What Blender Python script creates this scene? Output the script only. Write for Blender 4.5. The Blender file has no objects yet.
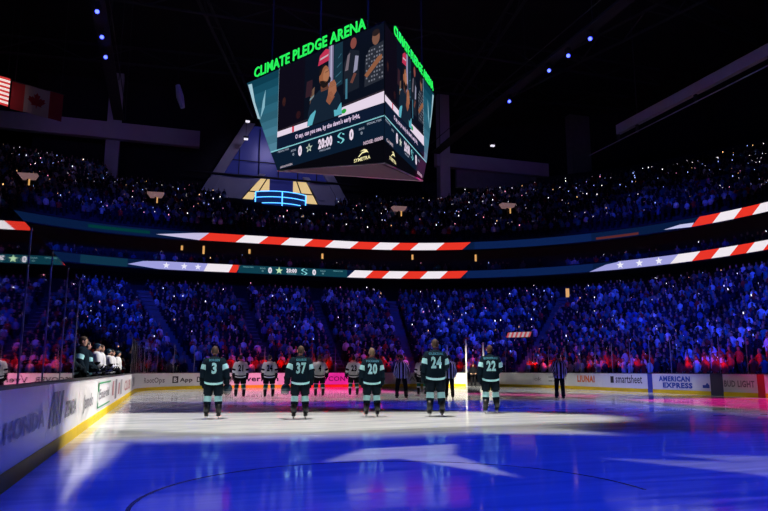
import bpy, math, random
import numpy as np
from mathutils import Vector, Matrix

random.seed(7)
rng = np.random.default_rng(11)
SC = bpy.context.scene
COL = SC.collection
PI = math.pi

# ------------------------------------------------------------------ camera, world, exposure
cam_d = bpy.data.cameras.new('camera')
cam = bpy.data.objects.new('camera', cam_d)
COL.objects.link(cam)
cam.location = (0, 0, 1.25)
cam_d.sensor_width = 36
cam_d.lens = 670 * 36 / 768
cam_d.clip_start = 0.05
cam_d.clip_end = 400
cam.rotation_euler = (math.radians(90 + 9.70), 0, math.radians(-17.935))
SC.camera = cam

w = bpy.data.worlds.new('dark_arena_air')
SC.world = w
w.use_nodes = True
w.node_tree.nodes['Background'].inputs[0].default_value = (0.10, 0.10, 0.35, 1)
w.node_tree.nodes['Background'].inputs[1].default_value = 0.004

SC.view_settings.view_transform = 'Standard'
SC.view_settings.look = 'None'
SC.view_settings.gamma = 1
SC.view_settings.use_curve_mapping = False
SC.view_settings.exposure = 0.0


# ------------------------------------------------------------------ stage lights and added fill spots
def spot(loc, aim, power, color, cone, blend=0.6, size=0.08):
    d = bpy.data.lights.new('stage_or_fill_light', 'SPOT')
    d.energy = power
    d.color = color
    d.spot_size = math.radians(cone)
    d.spot_blend = blend
    d.shadow_soft_size = size
    o = bpy.data.objects.new('stage_or_fill_light', d)
    COL.objects.link(o)
    o.location = loc
    v = Vector(aim) - Vector(loc)
    if abs(v.x) + abs(v.y) > 1e-6:
        o.rotation_euler = v.to_track_quat('-Z', 'Y').to_euler()
    return o


def gobo(o, polys):
    """A cut gobo in front of a straight-down spot: convex cut-outs given in metres on the ice."""
    d = o.data
    h = o.location.z
    d.use_nodes = True
    nt = d.node_tree
    em = next(n for n in nt.nodes if n.type == 'EMISSION')
    L = nt.links.new

    def val(x):
        return x

    def math_(op, a, b=None, c=None):
        n = nt.nodes.new('ShaderNodeMath')
        n.operation = op
        for i, x in enumerate((a, b, c)):
            if x is None:
                continue
            if isinstance(x, (int, float)):
                n.inputs[i].default_value = x
            else:
                L(x, n.inputs[i])
        return n.outputs[0]
    tc = nt.nodes.new('ShaderNodeTexCoord')
    sp = nt.nodes.new('ShaderNodeSeparateXYZ')
    L(tc.outputs['Normal'], sp.inputs[0])
    iz = math_('DIVIDE', h, math_('ABSOLUTE', sp.outputs[2]))
    X = math_('MULTIPLY_ADD', sp.outputs[0], iz, o.location.x)
    Y = math_('MULTIPLY_ADD', sp.outputs[1], iz, o.location.y)
    total = None
    for poly, soft, strength in polys:
        area = sum(poly[i][0] * poly[(i + 1) % len(poly)][1] - poly[(i + 1) % len(poly)][0] * poly[i][1] for i in range(len(poly)))
        if area < 0:
            poly = poly[::-1]
        acc = None
        for i in range(len(poly)):
            a, b = poly[i], poly[(i + 1) % len(poly)]
            ex, ey = b[0] - a[0], b[1] - a[1]
            l = math.hypot(ex, ey)
            nx, ny = -ey / l, ex / l
            c = -(nx * a[0] + ny * a[1])
            dd = math_('MULTIPLY_ADD', X, nx, math_('MULTIPLY_ADD', Y, ny, c))
            s = soft[i] if isinstance(soft, (list, tuple)) else soft
            mr = nt.nodes.new('ShaderNodeMapRange')
            mr.interpolation_type = 'SMOOTHSTEP'
            L(dd, mr.inputs[0])
            mr.inputs[1].default_value = -s
            mr.inputs[2].default_value = s
            mr.inputs[3].default_value = 0
            mr.inputs[4].default_value = 1
            acc = mr.outputs[0] if acc is None else math_('MULTIPLY', acc, mr.outputs[0])
        acc = math_('MULTIPLY', acc, strength)
        total = acc if total is None else math_('MAXIMUM', total, acc)
    L(total, em.inputs['Strength'])


WHITE = (1.0, 0.95, 0.86)
o = spot((4, 17, 27), (4, 17, 0), 60000, WHITE, 110, 0.3)
gobo(o, [
    ([(-1.9, 21.6), (9.5, 18.9), (11.9, 16.2), (11.0, 14.4), (7.0, 13.9), (2.5, 13.6), (0.3, 14.2), (-1.9, 16.5)], 0.7, 0.95),
    ([(-1.9, 20.0), (9.0, 17.0), (9.0, 13.2), (2.5, 12.3), (0.5, 12.6), (-1.9, 13.6)], 1.0, 0.42),
    ([(5.0, 14.5), (8.3, 13.6), (8.5, 11.5), (6.0, 12.6)], 0.4, 0.45),
    ([(-1.25, 13.0), (0.2, 12.8), (-0.72, 9.5), (-0.86, 7.0), (-0.98, 7.0), (-1.05, 9.5)], 0.12, 0.28),
    ([(2.2, 9.4), (3.1, 10.7), (4.8, 10.9), (4.1, 9.4)], 0.10, 0.26),
    ([(3.2, 9.62), (4.05, 7.4), (4.2, 9.7)], 0.06, 0.24),
    ([(6.1, 8.5), (8.1, 7.3), (9.2, 5.2), (7.4, 5.6)], 0.14, 0.12),
    ([(7.3, 8.6), (9.6, 7.4), (8.8, 6.6), (7.6, 7.5)], 0.2, 0.12),
])
FARW = (1.0, 0.95, 0.90)
o = spot((-2.5, 38, 24), (-2.5, 38, 0), 20000, FARW, 130, 0.3)
gobo(o, [
    ([(-2.2, 28.8), (8.5, 26.8), (8.5, 50.5), (2, 50.5), (-2.2, 42)], (0.4, 1.5, 0.8, 0.8, 0.8), 0.75),
])
o = spot((23, 34, 24), (23, 34, 0), 20000, FARW, 130, 0.3)
gobo(o, [
    ([(8.0, 26.9), (17.6, 25.0), (19.0, 26.5), (15.8, 33.0), (20, 48), (18, 51), (8.0, 51)], (0.4, 0.4, 0.6, 0.6, 0.8, 0.8, 1.5), 0.75),
    ([(16.8, 26.0), (15.2, 13.5), (17.8, 12.5), (19.4, 26.0)], 0.45, 0.40),
    ([(21.0, 32.0), (24.0, 28.0), (27, 28.0), (26.5, 42), (21.5, 48), (18.0, 37.0)], 0.6, 0.75),
    ([(25.3, 30), (25.3, 12), (28, 12), (28, 30)], 0.4, 0.28),
])
o = spot((22, 37, 24), (22, 37, 0), 58000, (1.0, 0.012, 0.34), 130, 0.3)
gobo(o, [
    ([(3.5, 37.0), (13.0, 35.0), (13.8, 50.5), (4.5, 50.5)], 0.8, 0.75),
    ([(19.0, 27.0), (20.9, 29.8), (25.4, 24.8), (28.0, 24.8), (28.0, 13), (18.0, 17.0)], 0.4, 0.85),
    ([(14.6, 32.8), (15.8, 35.0), (21.2, 29.6), (19.0, 27.0)], 0.3, 0.5),
])
# added white lamp raking the near boards and the bench from across the rink
o = spot((20, 24, 24), (20, 24, 0), 62000, (1.0, 0.95, 0.84), 130, 0.3)
gobo(o, [
    ([(-1.50, 12.3), (-1.50, 36.5), (-4.8, 36.5), (-4.8, 13.2)], (0.2, 0.8, 0.5, 0.6), 0.85),
])
spot((16, 30, 22), (22.0, 47.4, 0.8), 70000, (1.0, 0.95, 0.72), 9, 0.6)
BLUE = (0.008, 0.035, 1.0)
o = spot((5, 8, 27), (5, 8, 0), 24000, BLUE, 150, 0.3)
gobo(o, [
    ([(-1.42, -6), (-1.42, 14.6), (2.5, 13.6), (13.0, 13.8), (13.0, -6)], (0.12, 0.9, 0.9, 1.2, 1.0), 1.0),
    ([(9.8, 13.4), (11.2, 16.2), (10.8, 18.4), (27, 14), (27, -6), (9.8, -6)], 1.2, 0.6),
    ([(-1.42, 21.6), (-1.42, 28.8), (17.5, 25.0), (16.0, 13.0), (12.2, 16.2), (9.5, 18.9)], 0.4, 1.5),
])
CB = (0.012, 0.05, 1.0)
spot((-5.7, 48.7, 25.4), (-10, 62, 5), 11000, CB, 62, 0.8)
spot((-5.7, 30, 25.4), (4, 62, 4), 27000, CB, 36, 0.8)
spot((29, 30, 25.4), (20, 61, 4), 30000, CB, 36, 0.8)
spot((29, 20, 25.4), (33, 54, 5), 46000, CB, 34, 0.8)
spot((8, 22, 25.4), (38, 34, 4), 70000, CB, 42, 0.8)
spot((-5.7, 42, 25.4), (-6, 73, 13.0), 15000, CB, 34, 0.8)
spot((29, 42, 25.4), (47, 56, 13.0), 9000, CB, 50, 0.8)
spot((8, 30, 25.4), (12, 75, 17), 2600, CB, 90, 0.8)
spot((4, 30, 25.4), (50, 50, 19), 2600, CB, 80, 0.8)
spot((12, 12, 25.4), (-8, 26, 3), 5000, CB, 50, 0.8)
spot((-12, 74, 30), (-9, 92, 30), 420, (0.45, 0.32, 1.0), 80, 0.8)  # added violet fill without a fixture, brightening the left column
spot((34, 68, 30), (41, 84, 29.5), 380, (0.45, 0.32, 1.0), 80, 0.8)  # matching added fill for the right column and beam
spot((14, 81, 36), (14, 93.6, 25.5), 1700, (0.55, 0.50, 1.0), 95, 0.8)  # added spot without a fixture, lightening the gable legs


# ------------------------------------------------------------------ materials
def mat(name, color, rough=0.6, metal=0.0, emit=None, es=0.0, noise=0.12, scale=8.0, spec=0.4):
    m = bpy.data.materials.new(name)
    m.use_nodes = True
    nt = m.node_tree
    b = nt.nodes['Principled BSDF']
    b.inputs['Roughness'].default_value = rough
    b.inputs['Metallic'].default_value = metal
    b.inputs['Specular IOR Level'].default_value = spec
    c = (*color, 1)
    if noise > 0:
        tc = nt.nodes.new('ShaderNodeTexCoord')
        nz = nt.nodes.new('ShaderNodeTexNoise')
        nz.inputs['Scale'].default_value = scale
        nz.inputs['Detail'].default_value = 4
        mx = nt.nodes.new('ShaderNodeMix')
        mx.data_type = 'RGBA'
        mx.inputs[6].default_value = tuple(x * (1 - noise) for x in color) + (1,)
        mx.inputs[7].default_value = tuple(min(1, x * (1 + noise)) for x in color) + (1,)
        nt.links.new(tc.outputs['Object'], nz.inputs['Vector'])
        nt.links.new(nz.outputs['Fac'], mx.inputs[0])
        nt.links.new(mx.outputs[2], b.inputs['Base Color'])
    else:
        b.inputs['Base Color'].default_value = c
    if emit:
        b.inputs['Emission Color'].default_value = (*emit, 1)
        b.inputs['Emission Strength'].default_value = es
    return m


def led_mat(name, strength):
    """A display: every face carries the colour it shows."""
    m = bpy.data.materials.new(name)
    m.use_nodes = True
    nt = m.node_tree
    b = nt.nodes['Principled BSDF']
    b.inputs['Base Color'].default_value = (0.002, 0.002, 0.003, 1)
    b.inputs['Roughness'].default_value = 0.7
    b.inputs['Specular IOR Level'].default_value = 0.05
    at = nt.nodes.new('ShaderNodeAttribute')
    at.attribute_name = 'Col'
    nt.links.new(at.outputs['Color'], b.inputs['Emission Color'])
    b.inputs['Emission Strength'].default_value = strength
    return m


def cloth_attr_mat(name):
    m = bpy.data.materials.new(name)
    m.use_nodes = True
    nt = m.node_tree
    b = nt.nodes['Principled BSDF']
    b.inputs['Roughness'].default_value = 0.85
    b.inputs['Specular IOR Level'].default_value = 0.15
    at = nt.nodes.new('ShaderNodeAttribute')
    at.attribute_name = 'Col'
    nt.links.new(at.outputs['Color'], b.inputs['Base Color'])
    return m


def glass_mat(name, tint=(0.93, 0.95, 0.97)):
    m = bpy.data.materials.new(name)
    m.use_nodes = True
    nt = m.node_tree
    nt.nodes.clear()
    out = nt.nodes.new('ShaderNodeOutputMaterial')
    mx = nt.nodes.new('ShaderNodeMixShader')
    tr = nt.nodes.new('ShaderNodeBsdfTransparent')
    tr.inputs[0].default_value = (*tint, 1)
    gl = nt.nodes.new('ShaderNodeBsdfGlossy')
    gl.inputs['Roughness'].default_value = 0.02
    fr = nt.nodes.new('ShaderNodeFresnel')
    fr.inputs[0].default_value = 1.14
    nt.links.new(fr.outputs[0], mx.inputs[0])
    nt.links.new(tr.outputs[0], mx.inputs[1])
    nt.links.new(gl.outputs[0], mx.inputs[2])
    nt.links.new(mx.outputs[0], out.inputs[0])
    return m


def ice_mat():
    m = bpy.data.materials.new('ice')
    m.use_nodes = True
    nt = m.node_tree
    L = nt.links.new
    b = nt.nodes['Principled BSDF']
    tc = nt.nodes.new('ShaderNodeTexCoord')
    mp = nt.nodes.new('ShaderNodeMapping')
    mp.inputs['Rotation'].default_value = (0, 0, 0.5)
    mp.inputs['Scale'].default_value = (0.25, 2.2, 1)
    L(tc.outputs['Object'], mp.inputs[0])
    n1 = nt.nodes.new('ShaderNodeTexNoise')
    n1.inputs['Scale'].default_value = 1.3
    n1.inputs['Detail'].default_value = 8
    n1.inputs['Distortion'].default_value = 1.2
    L(mp.outputs[0], n1.inputs['Vector'])
    n2 = nt.nodes.new('ShaderNodeTexNoise')
    n2.inputs['Scale'].default_value = 0.6
    n2.inputs['Detail'].default_value = 6
    L(tc.outputs['Object'], n2.inputs['Vector'])
    r = nt.nodes.new('ShaderNodeMapRange')
    L(n1.outputs['Fac'], r.inputs[0])
    r.inputs[1].default_value = 0.3
    r.inputs[2].default_value = 0.7
    r.inputs[3].default_value = 0.04
    r.inputs[4].default_value = 0.15
    L(r.outputs[0], b.inputs['Roughness'])
    c = nt.nodes.new('ShaderNodeMix')
    c.data_type = 'RGBA'
    c.inputs[6].default_value = (0.62, 0.66, 0.72, 1)
    c.inputs[7].default_value = (0.86, 0.88, 0.9, 1)
    r2 = nt.nodes.new('ShaderNodeMapRange')
    L(n1.outputs['Fac'], r2.inputs[0])
    r2.inputs[1].default_value = 0.35
    r2.inputs[2].default_value = 0.65
    L(r2.outputs[0], c.inputs[0])
    L(c.outputs[2], b.inputs['Base Color'])
    b.inputs['IOR'].default_value = 1.31
    bp = nt.nodes.new('ShaderNodeBump')
    bp.inputs['Strength'].default_value = 0.02
    bp.inputs['Distance'].default_value = 0.02
    L(n1.outputs['Fac'], bp.inputs['Height'])
    L(bp.outputs[0], b.inputs['Normal'])
    return m


M = {
    'ice': ice_mat(),
    'concrete': mat('concrete', (0.20, 0.19, 0.21), 0.9, noise=0.25, scale=1.5),
    'dark_concrete': mat('dark_concrete', (0.045, 0.045, 0.055), 0.9, noise=0.3, scale=1.5),
    'step': mat('step_concrete', (0.13, 0.13, 0.15), 0.9, noise=0.2, scale=3),
    'black': mat('black_steel', (0.012, 0.012, 0.016), 0.7, noise=0.2),
    'roof': mat('roof_deck', (0.014, 0.013, 0.018), 0.95, noise=0.4, scale=0.4),
    'truss': mat('truss_steel', (0.028, 0.028, 0.034), 0.6, noise=0.2, scale=2),
    'board': mat('board_plastic', (0.78, 0.78, 0.80), 0.35, noise=0.04, scale=2),
    'board_dark': mat('board_dark_plastic', (0.05, 0.05, 0.09), 0.4),
    'board_blue': mat('board_blue_plastic', (0.03, 0.05, 0.35), 0.4),
    'board_red': mat('board_red_plastic', (0.45, 0.03, 0.04), 0.4),
    'kick': mat('yellow_kick_plastic', (0.80, 0.55, 0.02), 0.5, noise=0.1, scale=4, spec=0.12),
    'sill': mat('board_sill', (0.03, 0.03, 0.035), 0.5),
    'ink': mat('ad_ink_black', (0.02, 0.02, 0.03), 0.5, noise=0),
    'ink_grey': mat('ad_ink_grey', (0.22, 0.22, 0.25), 0.5, noise=0),
    'ink_silver': mat('ad_ink_silver', (0.40, 0.40, 0.42), 0.5, noise=0),
    'ink_orange': mat('ad_ink_orange', (0.80, 0.16, 0.02), 0.5, noise=0),
    'ink_blue': mat('ad_ink_blue', (0.02, 0.08, 0.40), 0.5, noise=0),
    'ink_green': mat('ad_ink_green', (0.03, 0.30, 0.12), 0.5, noise=0),
    'ink_pink': mat('ad_ink_rose', (0.50, 0.22, 0.25), 0.5, noise=0),
    'glass': glass_mat('rink_glass'),
    'post': mat('aluminium_post', (0.26, 0.26, 0.30), 0.45, 0.3, noise=0.05),
    'led': led_mat('led_display', 1.0),
    'crowd': cloth_attr_mat('crowd_clothes'),
    'navy': mat('navy_jersey_knit', (0.0035, 0.011, 0.020), 0.8, noise=0.2, scale=30, spec=0.06),
    'iceblue': mat('pale_teal_knit', (0.36, 0.68, 0.72), 0.8, noise=0.08, scale=30, spec=0.06),
    'teal': mat('teal_print', (0.10, 0.34, 0.44), 0.7, noise=0, spec=0.06),
    'white_knit': mat('white_jersey_knit', (0.75, 0.75, 0.76), 0.8, noise=0.06, scale=30, spec=0.06),
    'green_knit': mat('green_knit', (0.01, 0.16, 0.09), 0.8, noise=0.1, scale=30, spec=0.06),
    'black_knit': mat('black_knit', (0.010, 0.010, 0.014), 0.8, noise=0.2, scale=30, spec=0.06),
    'pants': mat('navy_hockey_shorts', (0.003, 0.008, 0.014), 0.7, noise=0.2, scale=20, spec=0.06),
    'skate': mat('skate_leather', (0.010, 0.010, 0.012), 0.45, noise=0.1),
    'blade': mat('skate_blade_steel', (0.75, 0.75, 0.78), 0.25, 0.8, noise=0),
    'holder': mat('white_skate_holder', (0.7, 0.7, 0.72), 0.4, noise=0),
    'skin': mat('skin', (0.50, 0.28, 0.20), 0.6, noise=0.06, scale=20),
    'eye': mat('eye', (0.02, 0.02, 0.02), 0.3, noise=0),
    'lip': mat('lip', (0.35, 0.12, 0.10), 0.5, noise=0),
    'hair_dark': mat('dark_hair', (0.03, 0.02, 0.015), 0.7, noise=0.3, scale=60),
    'hair_brown': mat('brown_hair', (0.05, 0.026, 0.016), 0.7, noise=0.3, scale=60),
    'hair_red': mat('reddish_hair', (0.055, 0.018, 0.008), 0.7, noise=0.3, scale=60),
    'hair_fair': mat('fair_hair', (0.17, 0.12, 0.07), 0.7, noise=0.3, scale=60),
    'helmet': mat('dark_helmet_shell', (0.012, 0.03, 0.05), 0.25, noise=0),
    'visor': mat('clear_visor', (0.16, 0.18, 0.2), 0.15, noise=0),
    'stripe_w': mat('white_shirt_stripe', (0.72, 0.72, 0.74), 0.8, noise=0.04, spec=0.06),
    'neon': mat('blue_neon_tube', (0.02, 0.05, 0.1), 0.4, emit=(0.07, 0.36, 1.0), es=3.0, noise=0),
    'lens': mat('blue_lamp_lens', (0.02, 0.02, 0.05), 0.3, emit=(0.05, 0.07, 1.0), es=7.0, noise=0),
    'green_led': mat('green_sign_letters', (0.01, 0.1, 0.02), 0.4, emit=(0.02, 0.85, 0.10), es=1.0, noise=0),
    'warm': mat('warm_lamp_glass', (0.3, 0.2, 0.1), 0.4, emit=(1.0, 0.52, 0.16), es=0.7, noise=0),
    'warm_white': mat('soft_white_lamp', (0.3, 0.3, 0.3), 0.4, emit=(0.9, 0.85, 1.0), es=1.0, noise=0),
    'red_glow': mat('red_light_stick', (0.2, 0.01, 0.01), 0.4, emit=(1.0, 0.04, 0.02), es=2.2, noise=0),
    'paint_dark': mat('ice_line_paint', (0.10, 0.10, 0.16), 0.2, noise=0.1),
    'flag_red': mat('flag_red_cloth', (0.22, 0.01, 0.02), 0.8, noise=0.05),
    'flag_white': mat('flag_white_cloth', (0.26, 0.26, 0.28), 0.8, noise=0.03),
    'flag_blue': mat('flag_blue_cloth', (0.02, 0.03, 0.20), 0.8, noise=0.05),
    'plaster': mat('pale_plaster', (0.42, 0.40, 0.46), 0.85, noise=0.1, scale=0.8),
    'glass_dark': mat('dusk_window_glass', (0.02, 0.03, 0.12), 0.2, noise=0.2, scale=0.5),
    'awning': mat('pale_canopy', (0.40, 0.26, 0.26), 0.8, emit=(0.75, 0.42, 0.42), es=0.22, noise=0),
    'tan': mat('tan_cloth', (0.30, 0.22, 0.12), 0.8, noise=0.1),
}


# ------------------------------------------------------------------ mesh helpers
class MB:
    def __init__(self):
        self.v, self.f, self.m, self.c = [], [], [], []

    def add(self, verts, faces, mi=0, col=None):
        k = len(self.v)
        self.v += [tuple(p) for p in verts]
        for i, f in enumerate(faces):
            self.f.append([a + k for a in f])
            self.m.append(mi[i] if isinstance(mi, (list, tuple)) else mi)
            self.c.append(col)
        return self

    def box(self, c, s, mi=0, rz=0.0, col=None):
        x, y, z = (a / 2 for a in s)
        co, si = math.cos(rz), math.sin(rz)
        vs = []
        for dz in (-z, z):
            for dx, dy in ((-x, -y), (x, -y), (x, y), (-x, y)):
                vs.append((c[0] + dx * co - dy * si, c[1] + dx * si + dy * co, c[2] + dz))
        return self.add(vs, [[3, 2, 1, 0], [4, 5, 6, 7], [0, 1, 5, 4], [1, 2, 6, 5], [2, 3, 7, 6], [3, 0, 4, 7]], mi, col)

    def loft(self, rings, n=12, mi=0, cap=True):
        """rings: (cx, cy, cz, rx, ry) horizontal rings from bottom to top; mi int or f(seg, k)"""
        vs, fs, ms = [], [], []
        for (cx, cy, cz, rx, ry) in rings:
            for k in range(n):
                a = 2 * PI * k / n
                vs.append((cx + rx * math.cos(a), cy + ry * math.sin(a), cz))
        for s in range(len(rings) - 1):
            for k in range(n):
                q = (k + 1) % n
                fs.append([s * n + k, s * n + q, (s + 1) * n + q, (s + 1) * n + k])
                ms.append(mi(s, k) if callable(mi) else mi)
        if cap:
            fs.append(list(range(n))[::-1])
            ms.append(mi(0, 0) if callable(mi) else mi)
            b = (len(rings) - 1) * n
            fs.append([b + k for k in range(n)])
            ms.append(mi(len(rings) - 2, 0) if callable(mi) else mi)
        return self.add(vs, fs, ms)

    def tube(self, pts, r, n=8, mi=0, flat=1.0):
        """round tube through pts, radius r or list of radii; mi int or f(seg)"""
        P = [Vector(p) for p in pts]
        rs = r if isinstance(r, (list, tuple)) else [r] * len(P)
        vs, fs, ms = [], [], []
        up = None
        for i, p in enumerate(P):
            t = (P[min(i + 1, len(P) - 1)] - P[max(i - 1, 0)]).normalized()
            if up is None:
                up = Vector((0, 1, 0)) if abs(t.y) < 0.9 else Vector((1, 0, 0))
            a = t.cross(up).normalized()
            b = a.cross(t).normalized()
            up = b
            for k in range(n):
                g = 2 * PI * k / n
                vs.append(p + a * (rs[i] * math.cos(g)) + b * (rs[i] * flat * math.sin(g)))
        for s in range(len(P) - 1):
            for k in range(n):
                q = (k + 1) % n
                fs.append([s * n + q, s * n + k, (s + 1) * n + k, (s + 1) * n + q])
                ms.append(mi(s) if callable(mi) else mi)
        fs.append(list(range(n)))
        ms.append(mi(0) if callable(mi) else mi)
        bb = (len(P) - 1) * n
        fs.append([bb + k for k in range(n)][::-1])
        ms.append(mi(len(P) - 2) if callable(mi) else mi)
        return self.add(vs, fs, ms)

    def ball(self, c, r, n=10, mi=0):
        rx, ry, rz = r if isinstance(r, (list, tuple)) else (r, r, r)
        h = max(4, n // 2)
        rings = []
        for i in range(h + 1):
            a = -PI / 2 + PI * i / h
            q = max(0.02, math.cos(a))
            rings.append((c[0], c[1], c[2] + rz * math.sin(a), rx * q, ry * q))
        return self.loft(rings, n, mi)

    def xform(self, mtx, start=0):
        for i in range(start, len(self.v)):
            self.v[i] = tuple(mtx @ Vector(self.v[i]))
        return self

    def mesh(self, name, mats, smooth=False):
        me = bpy.data.meshes.new(name)
        me.from_pydata(self.v, [], self.f)
        for q in (mats if isinstance(mats, (list, tuple)) else [mats]):
            me.materials.append(q)
        me.polygons.foreach_set('material_index', self.m)
        if any(c is not None for c in self.c):
            at = me.color_attributes.new('Col', 'FLOAT_COLOR', 'CORNER')
            arr = []
            for f, c in zip(self.f, self.c):
                arr += list((*(c or (0, 0, 0)), 1.0)) * len(f)
            at.data.foreach_set('color', arr)
        if smooth:
            me.polygons.foreach_set('use_smooth', [True] * len(self.f))
        me.update()
        return me

    def build(self, name, mats, parent=None, smooth=False):
        return link(name, self.mesh(name, mats, smooth), parent)


def link(name, data, parent=None):
    o = bpy.data.objects.new(name, data)
    COL.objects.link(o)
    if parent:
        o.parent = parent
    return o


def tag(o, label, cat, group=None, kind=None):
    o['label'] = label
    o['category'] = cat
    if group:
        o['group'] = group
    if kind:
        o['kind'] = kind
    return o


def struct(o, label=None, cat=None):
    o['kind'] = 'structure'
    if label:
        o['label'] = label
        o['category'] = cat
    return o


def empty(name, loc=(0, 0, 0), rz=0.0, sc=1.0):
    o = bpy.data.objects.new(name, None)
    o.empty_display_size = 0.1
    COL.objects.link(o)
    o.location = loc
    o.rotation_euler = (0, 0, rz)
    o.scale = (sc, sc, sc)
    return o


_tc = {}


def text2d(s, bold=0.02, shear=0.0):
    """filled outlines of a string, height of capitals = 1, left aligned from x=0: verts, faces, width"""
    key = (s, bold, shear)
    if key in _tc:
        return _tc[key]
    cu = bpy.data.curves.new('lettering', 'FONT')
    cu.body = s
    cu.size = 1.0
    cu.offset = bold
    cu.shear = shear
    cu.space_character = 1.0 + 2.6 * bold
    cu.resolution_u = 2
    cu.fill_mode = 'FRONT'
    ob = bpy.data.objects.new('lettering', cu)
    COL.objects.link(ob)
    dg = bpy.context.evaluated_depsgraph_get()
    dg.update()
    me = bpy.data.meshes.new_from_object(ob.evaluated_get(dg))
    vs = [(v.co.x, v.co.y) for v in me.vertices]
    fs = [list(p.vertices) for p in me.polygons]
    bpy.data.objects.remove(ob)
    bpy.data.curves.remove(cu)
    bpy.data.meshes.remove(me)
    x0 = min(p[0] for p in vs)
    x1 = max(p[0] for p in vs)
    y0 = 0.0
    y1 = 0.729 if any(ch.isupper() or ch.isdigit() for ch in s) else 0.53
    if not any(ch.isalnum() for ch in s):
        y0, y1 = min(p[1] for p in vs), max(p[1] for p in vs)
    vs = [((p[0] - x0) / (y1 - y0), (p[1] - y0) / (y1 - y0)) for p in vs]
    _tc[key] = (vs, fs, (x1 - x0) / (y1 - y0))
    return _tc[key]


def put_text(mb, s, x0, y0, width, height, fn, mi=0, col=None, bold=0.02, shear=0.0):
    """string fitted to width x height at (x0, y0); fn maps 2D -> 3D"""
    vs, fs, wd = text2d(s, bold, shear)
    mb.add([fn(x0 + v[0] * width / wd, y0 + v[1] * height) for v in vs], fs, mi, col)


def put_poly(mb, pts, fn, mi=0, col=None):
    mb.add([fn(*p) for p in pts], [list(range(len(pts)))], mi, col)


def put_disc(mb, cx, cy, rx, ry, fn, mi=0, col=None, n=16):
    put_poly(mb, [(cx + rx * math.cos(2 * PI * k / n), cy + ry * math.sin(2 * PI * k / n)) for k in range(n)], fn, mi, col)


def put_star(mb, cx, cy, r, fn, mi=0, col=None, q=0.42, rot=0.0):
    for k in range(5):
        a = PI / 2 + rot + 2 * PI * k / 5
        b0, b1 = a - PI / 5, a + PI / 5
        put_poly(mb, [(cx, cy), (cx + r * q * math.cos(b0), cy + r * q * math.sin(b0)), (cx + r * math.cos(a), cy + r * math.sin(a)),
                      (cx + r * q * math.cos(b1), cy + r * q * math.sin(b1))], fn, mi, col)


# ------------------------------------------------------------------ plan of the bowl
XL, XR, YE, RC = -1.53, 26.1, 49.3, 8.5


def path(t, n=24, y0=-8.0):
    """plan curve t metres outside the face of the boards, clockwise from the near left"""
    k = 0.15 * min(max(t, 0) / 23.5, 1)
    rl = (RC + t) * (1 - k)
    rr = RC + t
    pts = [(XL - t, y0)]
    c = (XL - t + rl, YE + t - rl)
    for i in range(n + 1):
        a = PI - (PI / 2) * i / n
        pts.append((c[0] + rl * math.cos(a), c[1] + rl * math.sin(a)))
    c = (XR + t - rr, YE + t - rr)
    for i in range(n + 1):
        a = PI / 2 * (1 - i / n)
        pts.append((c[0] + rr * math.cos(a), c[1] + rr * math.sin(a)))
    pts.append((XR + t, y0))
    return np.array(pts)


class Path:
    def __init__(self, t, n=24):
        self.p = path(t, n)
        self.s = np.concatenate([[0], np.cumsum(np.linalg.norm(np.diff(self.p, axis=0), axis=1))])
        self.L = self.s[-1]

    def at(self, s):
        x = np.interp(s, self.s, self.p[:, 0])
        y = np.interp(s, self.s, self.p[:, 1])
        return x, y

    def frame(self, s):
        """point, tangent, inward normal"""
        x, y = self.at(s)
        a = self.at(s - 0.15)
        b = self.at(s + 0.15)
        tx, ty = b[0] - a[0], b[1] - a[1]
        l = math.hypot(tx, ty)
        tx, ty = tx / l, ty / l
        return (x, y), (tx, ty), (ty, -tx)

    def s_near(self, x, y):
        ss = np.linspace(0, self.L, 4000)
        px, py = self.at(ss)
        return float(ss[np.argmin((px - x) ** 2 + (py - y) ** 2)])


def band(mb, t0, t1, z0, z1, s0f=0.0, s1f=1.0, mi=0, n=24):
    """closed band between plan curves t0 and t1 and heights z0 z1"""
    a, b = path(t0, n), path(t1, n)
    vs, fs = [], []
    for p, q in zip(a, b):
        vs += [(p[0], p[1], z0), (p[0], p[1], z1), (q[0], q[1], z1), (q[0], q[1], z0)]
    for i in range(len(a) - 1):
        for k in range(4):
            j = (k + 1) % 4
            fs.append([i * 4 + k, i * 4 + j, i * 4 + 4 + j, i * 4 + 4 + k])
    fs.append([0, 1, 2, 3])
    e = (len(a) - 1) * 4
    fs.append([e + 3, e + 2, e + 1, e])
    mb.add(vs, fs, mi)


RINK = Path(0)

# ------------------------------------------------------------------ ice and shell
mb = MB()
ring = path(0, 24)
vs = [(p[0], p[1], 0) for p in ring]
mb.add(vs + [(p[0], p[1], -0.3) for p in ring], [list(range(len(vs)))[::-1], [len(vs) + i for i in range(len(vs))]] +
       [[i, (i + 1) % len(vs), len(vs) + (i + 1) % len(vs), len(vs) + i] for i in range(len(vs))])
struct(mb.build('floor', M['ice']), 'ice sheet lit in blue and white', 'ice')

# lines painted under the ice
mb = MB()


def ice_arc(cx, cy, r, a0, a1, wd=0.06, n=40):
    vs, fs = [], []
    for i in range(n + 1):
        a = math.radians(a0 + (a1 - a0) * i / n)
        vs += [(cx + (r - wd / 2) * math.cos(a), cy + (r - wd / 2) * math.sin(a), 0.002), (cx + (r + wd / 2) * math.cos(a), cy + (r + wd / 2) * math.sin(a), 0.002)]
    for i in range(n):
        fs.append([2 * i, 2 * i + 1, 2 * i + 3, 2 * i + 2])
    mb.add(vs, fs)


ice_arc(2.35, 6.65, 2.6, -10, 190, 0.045)
o = mb.build('ice_line', M['paint_dark'])
struct(o)
o.name = 'trim_1'

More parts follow.
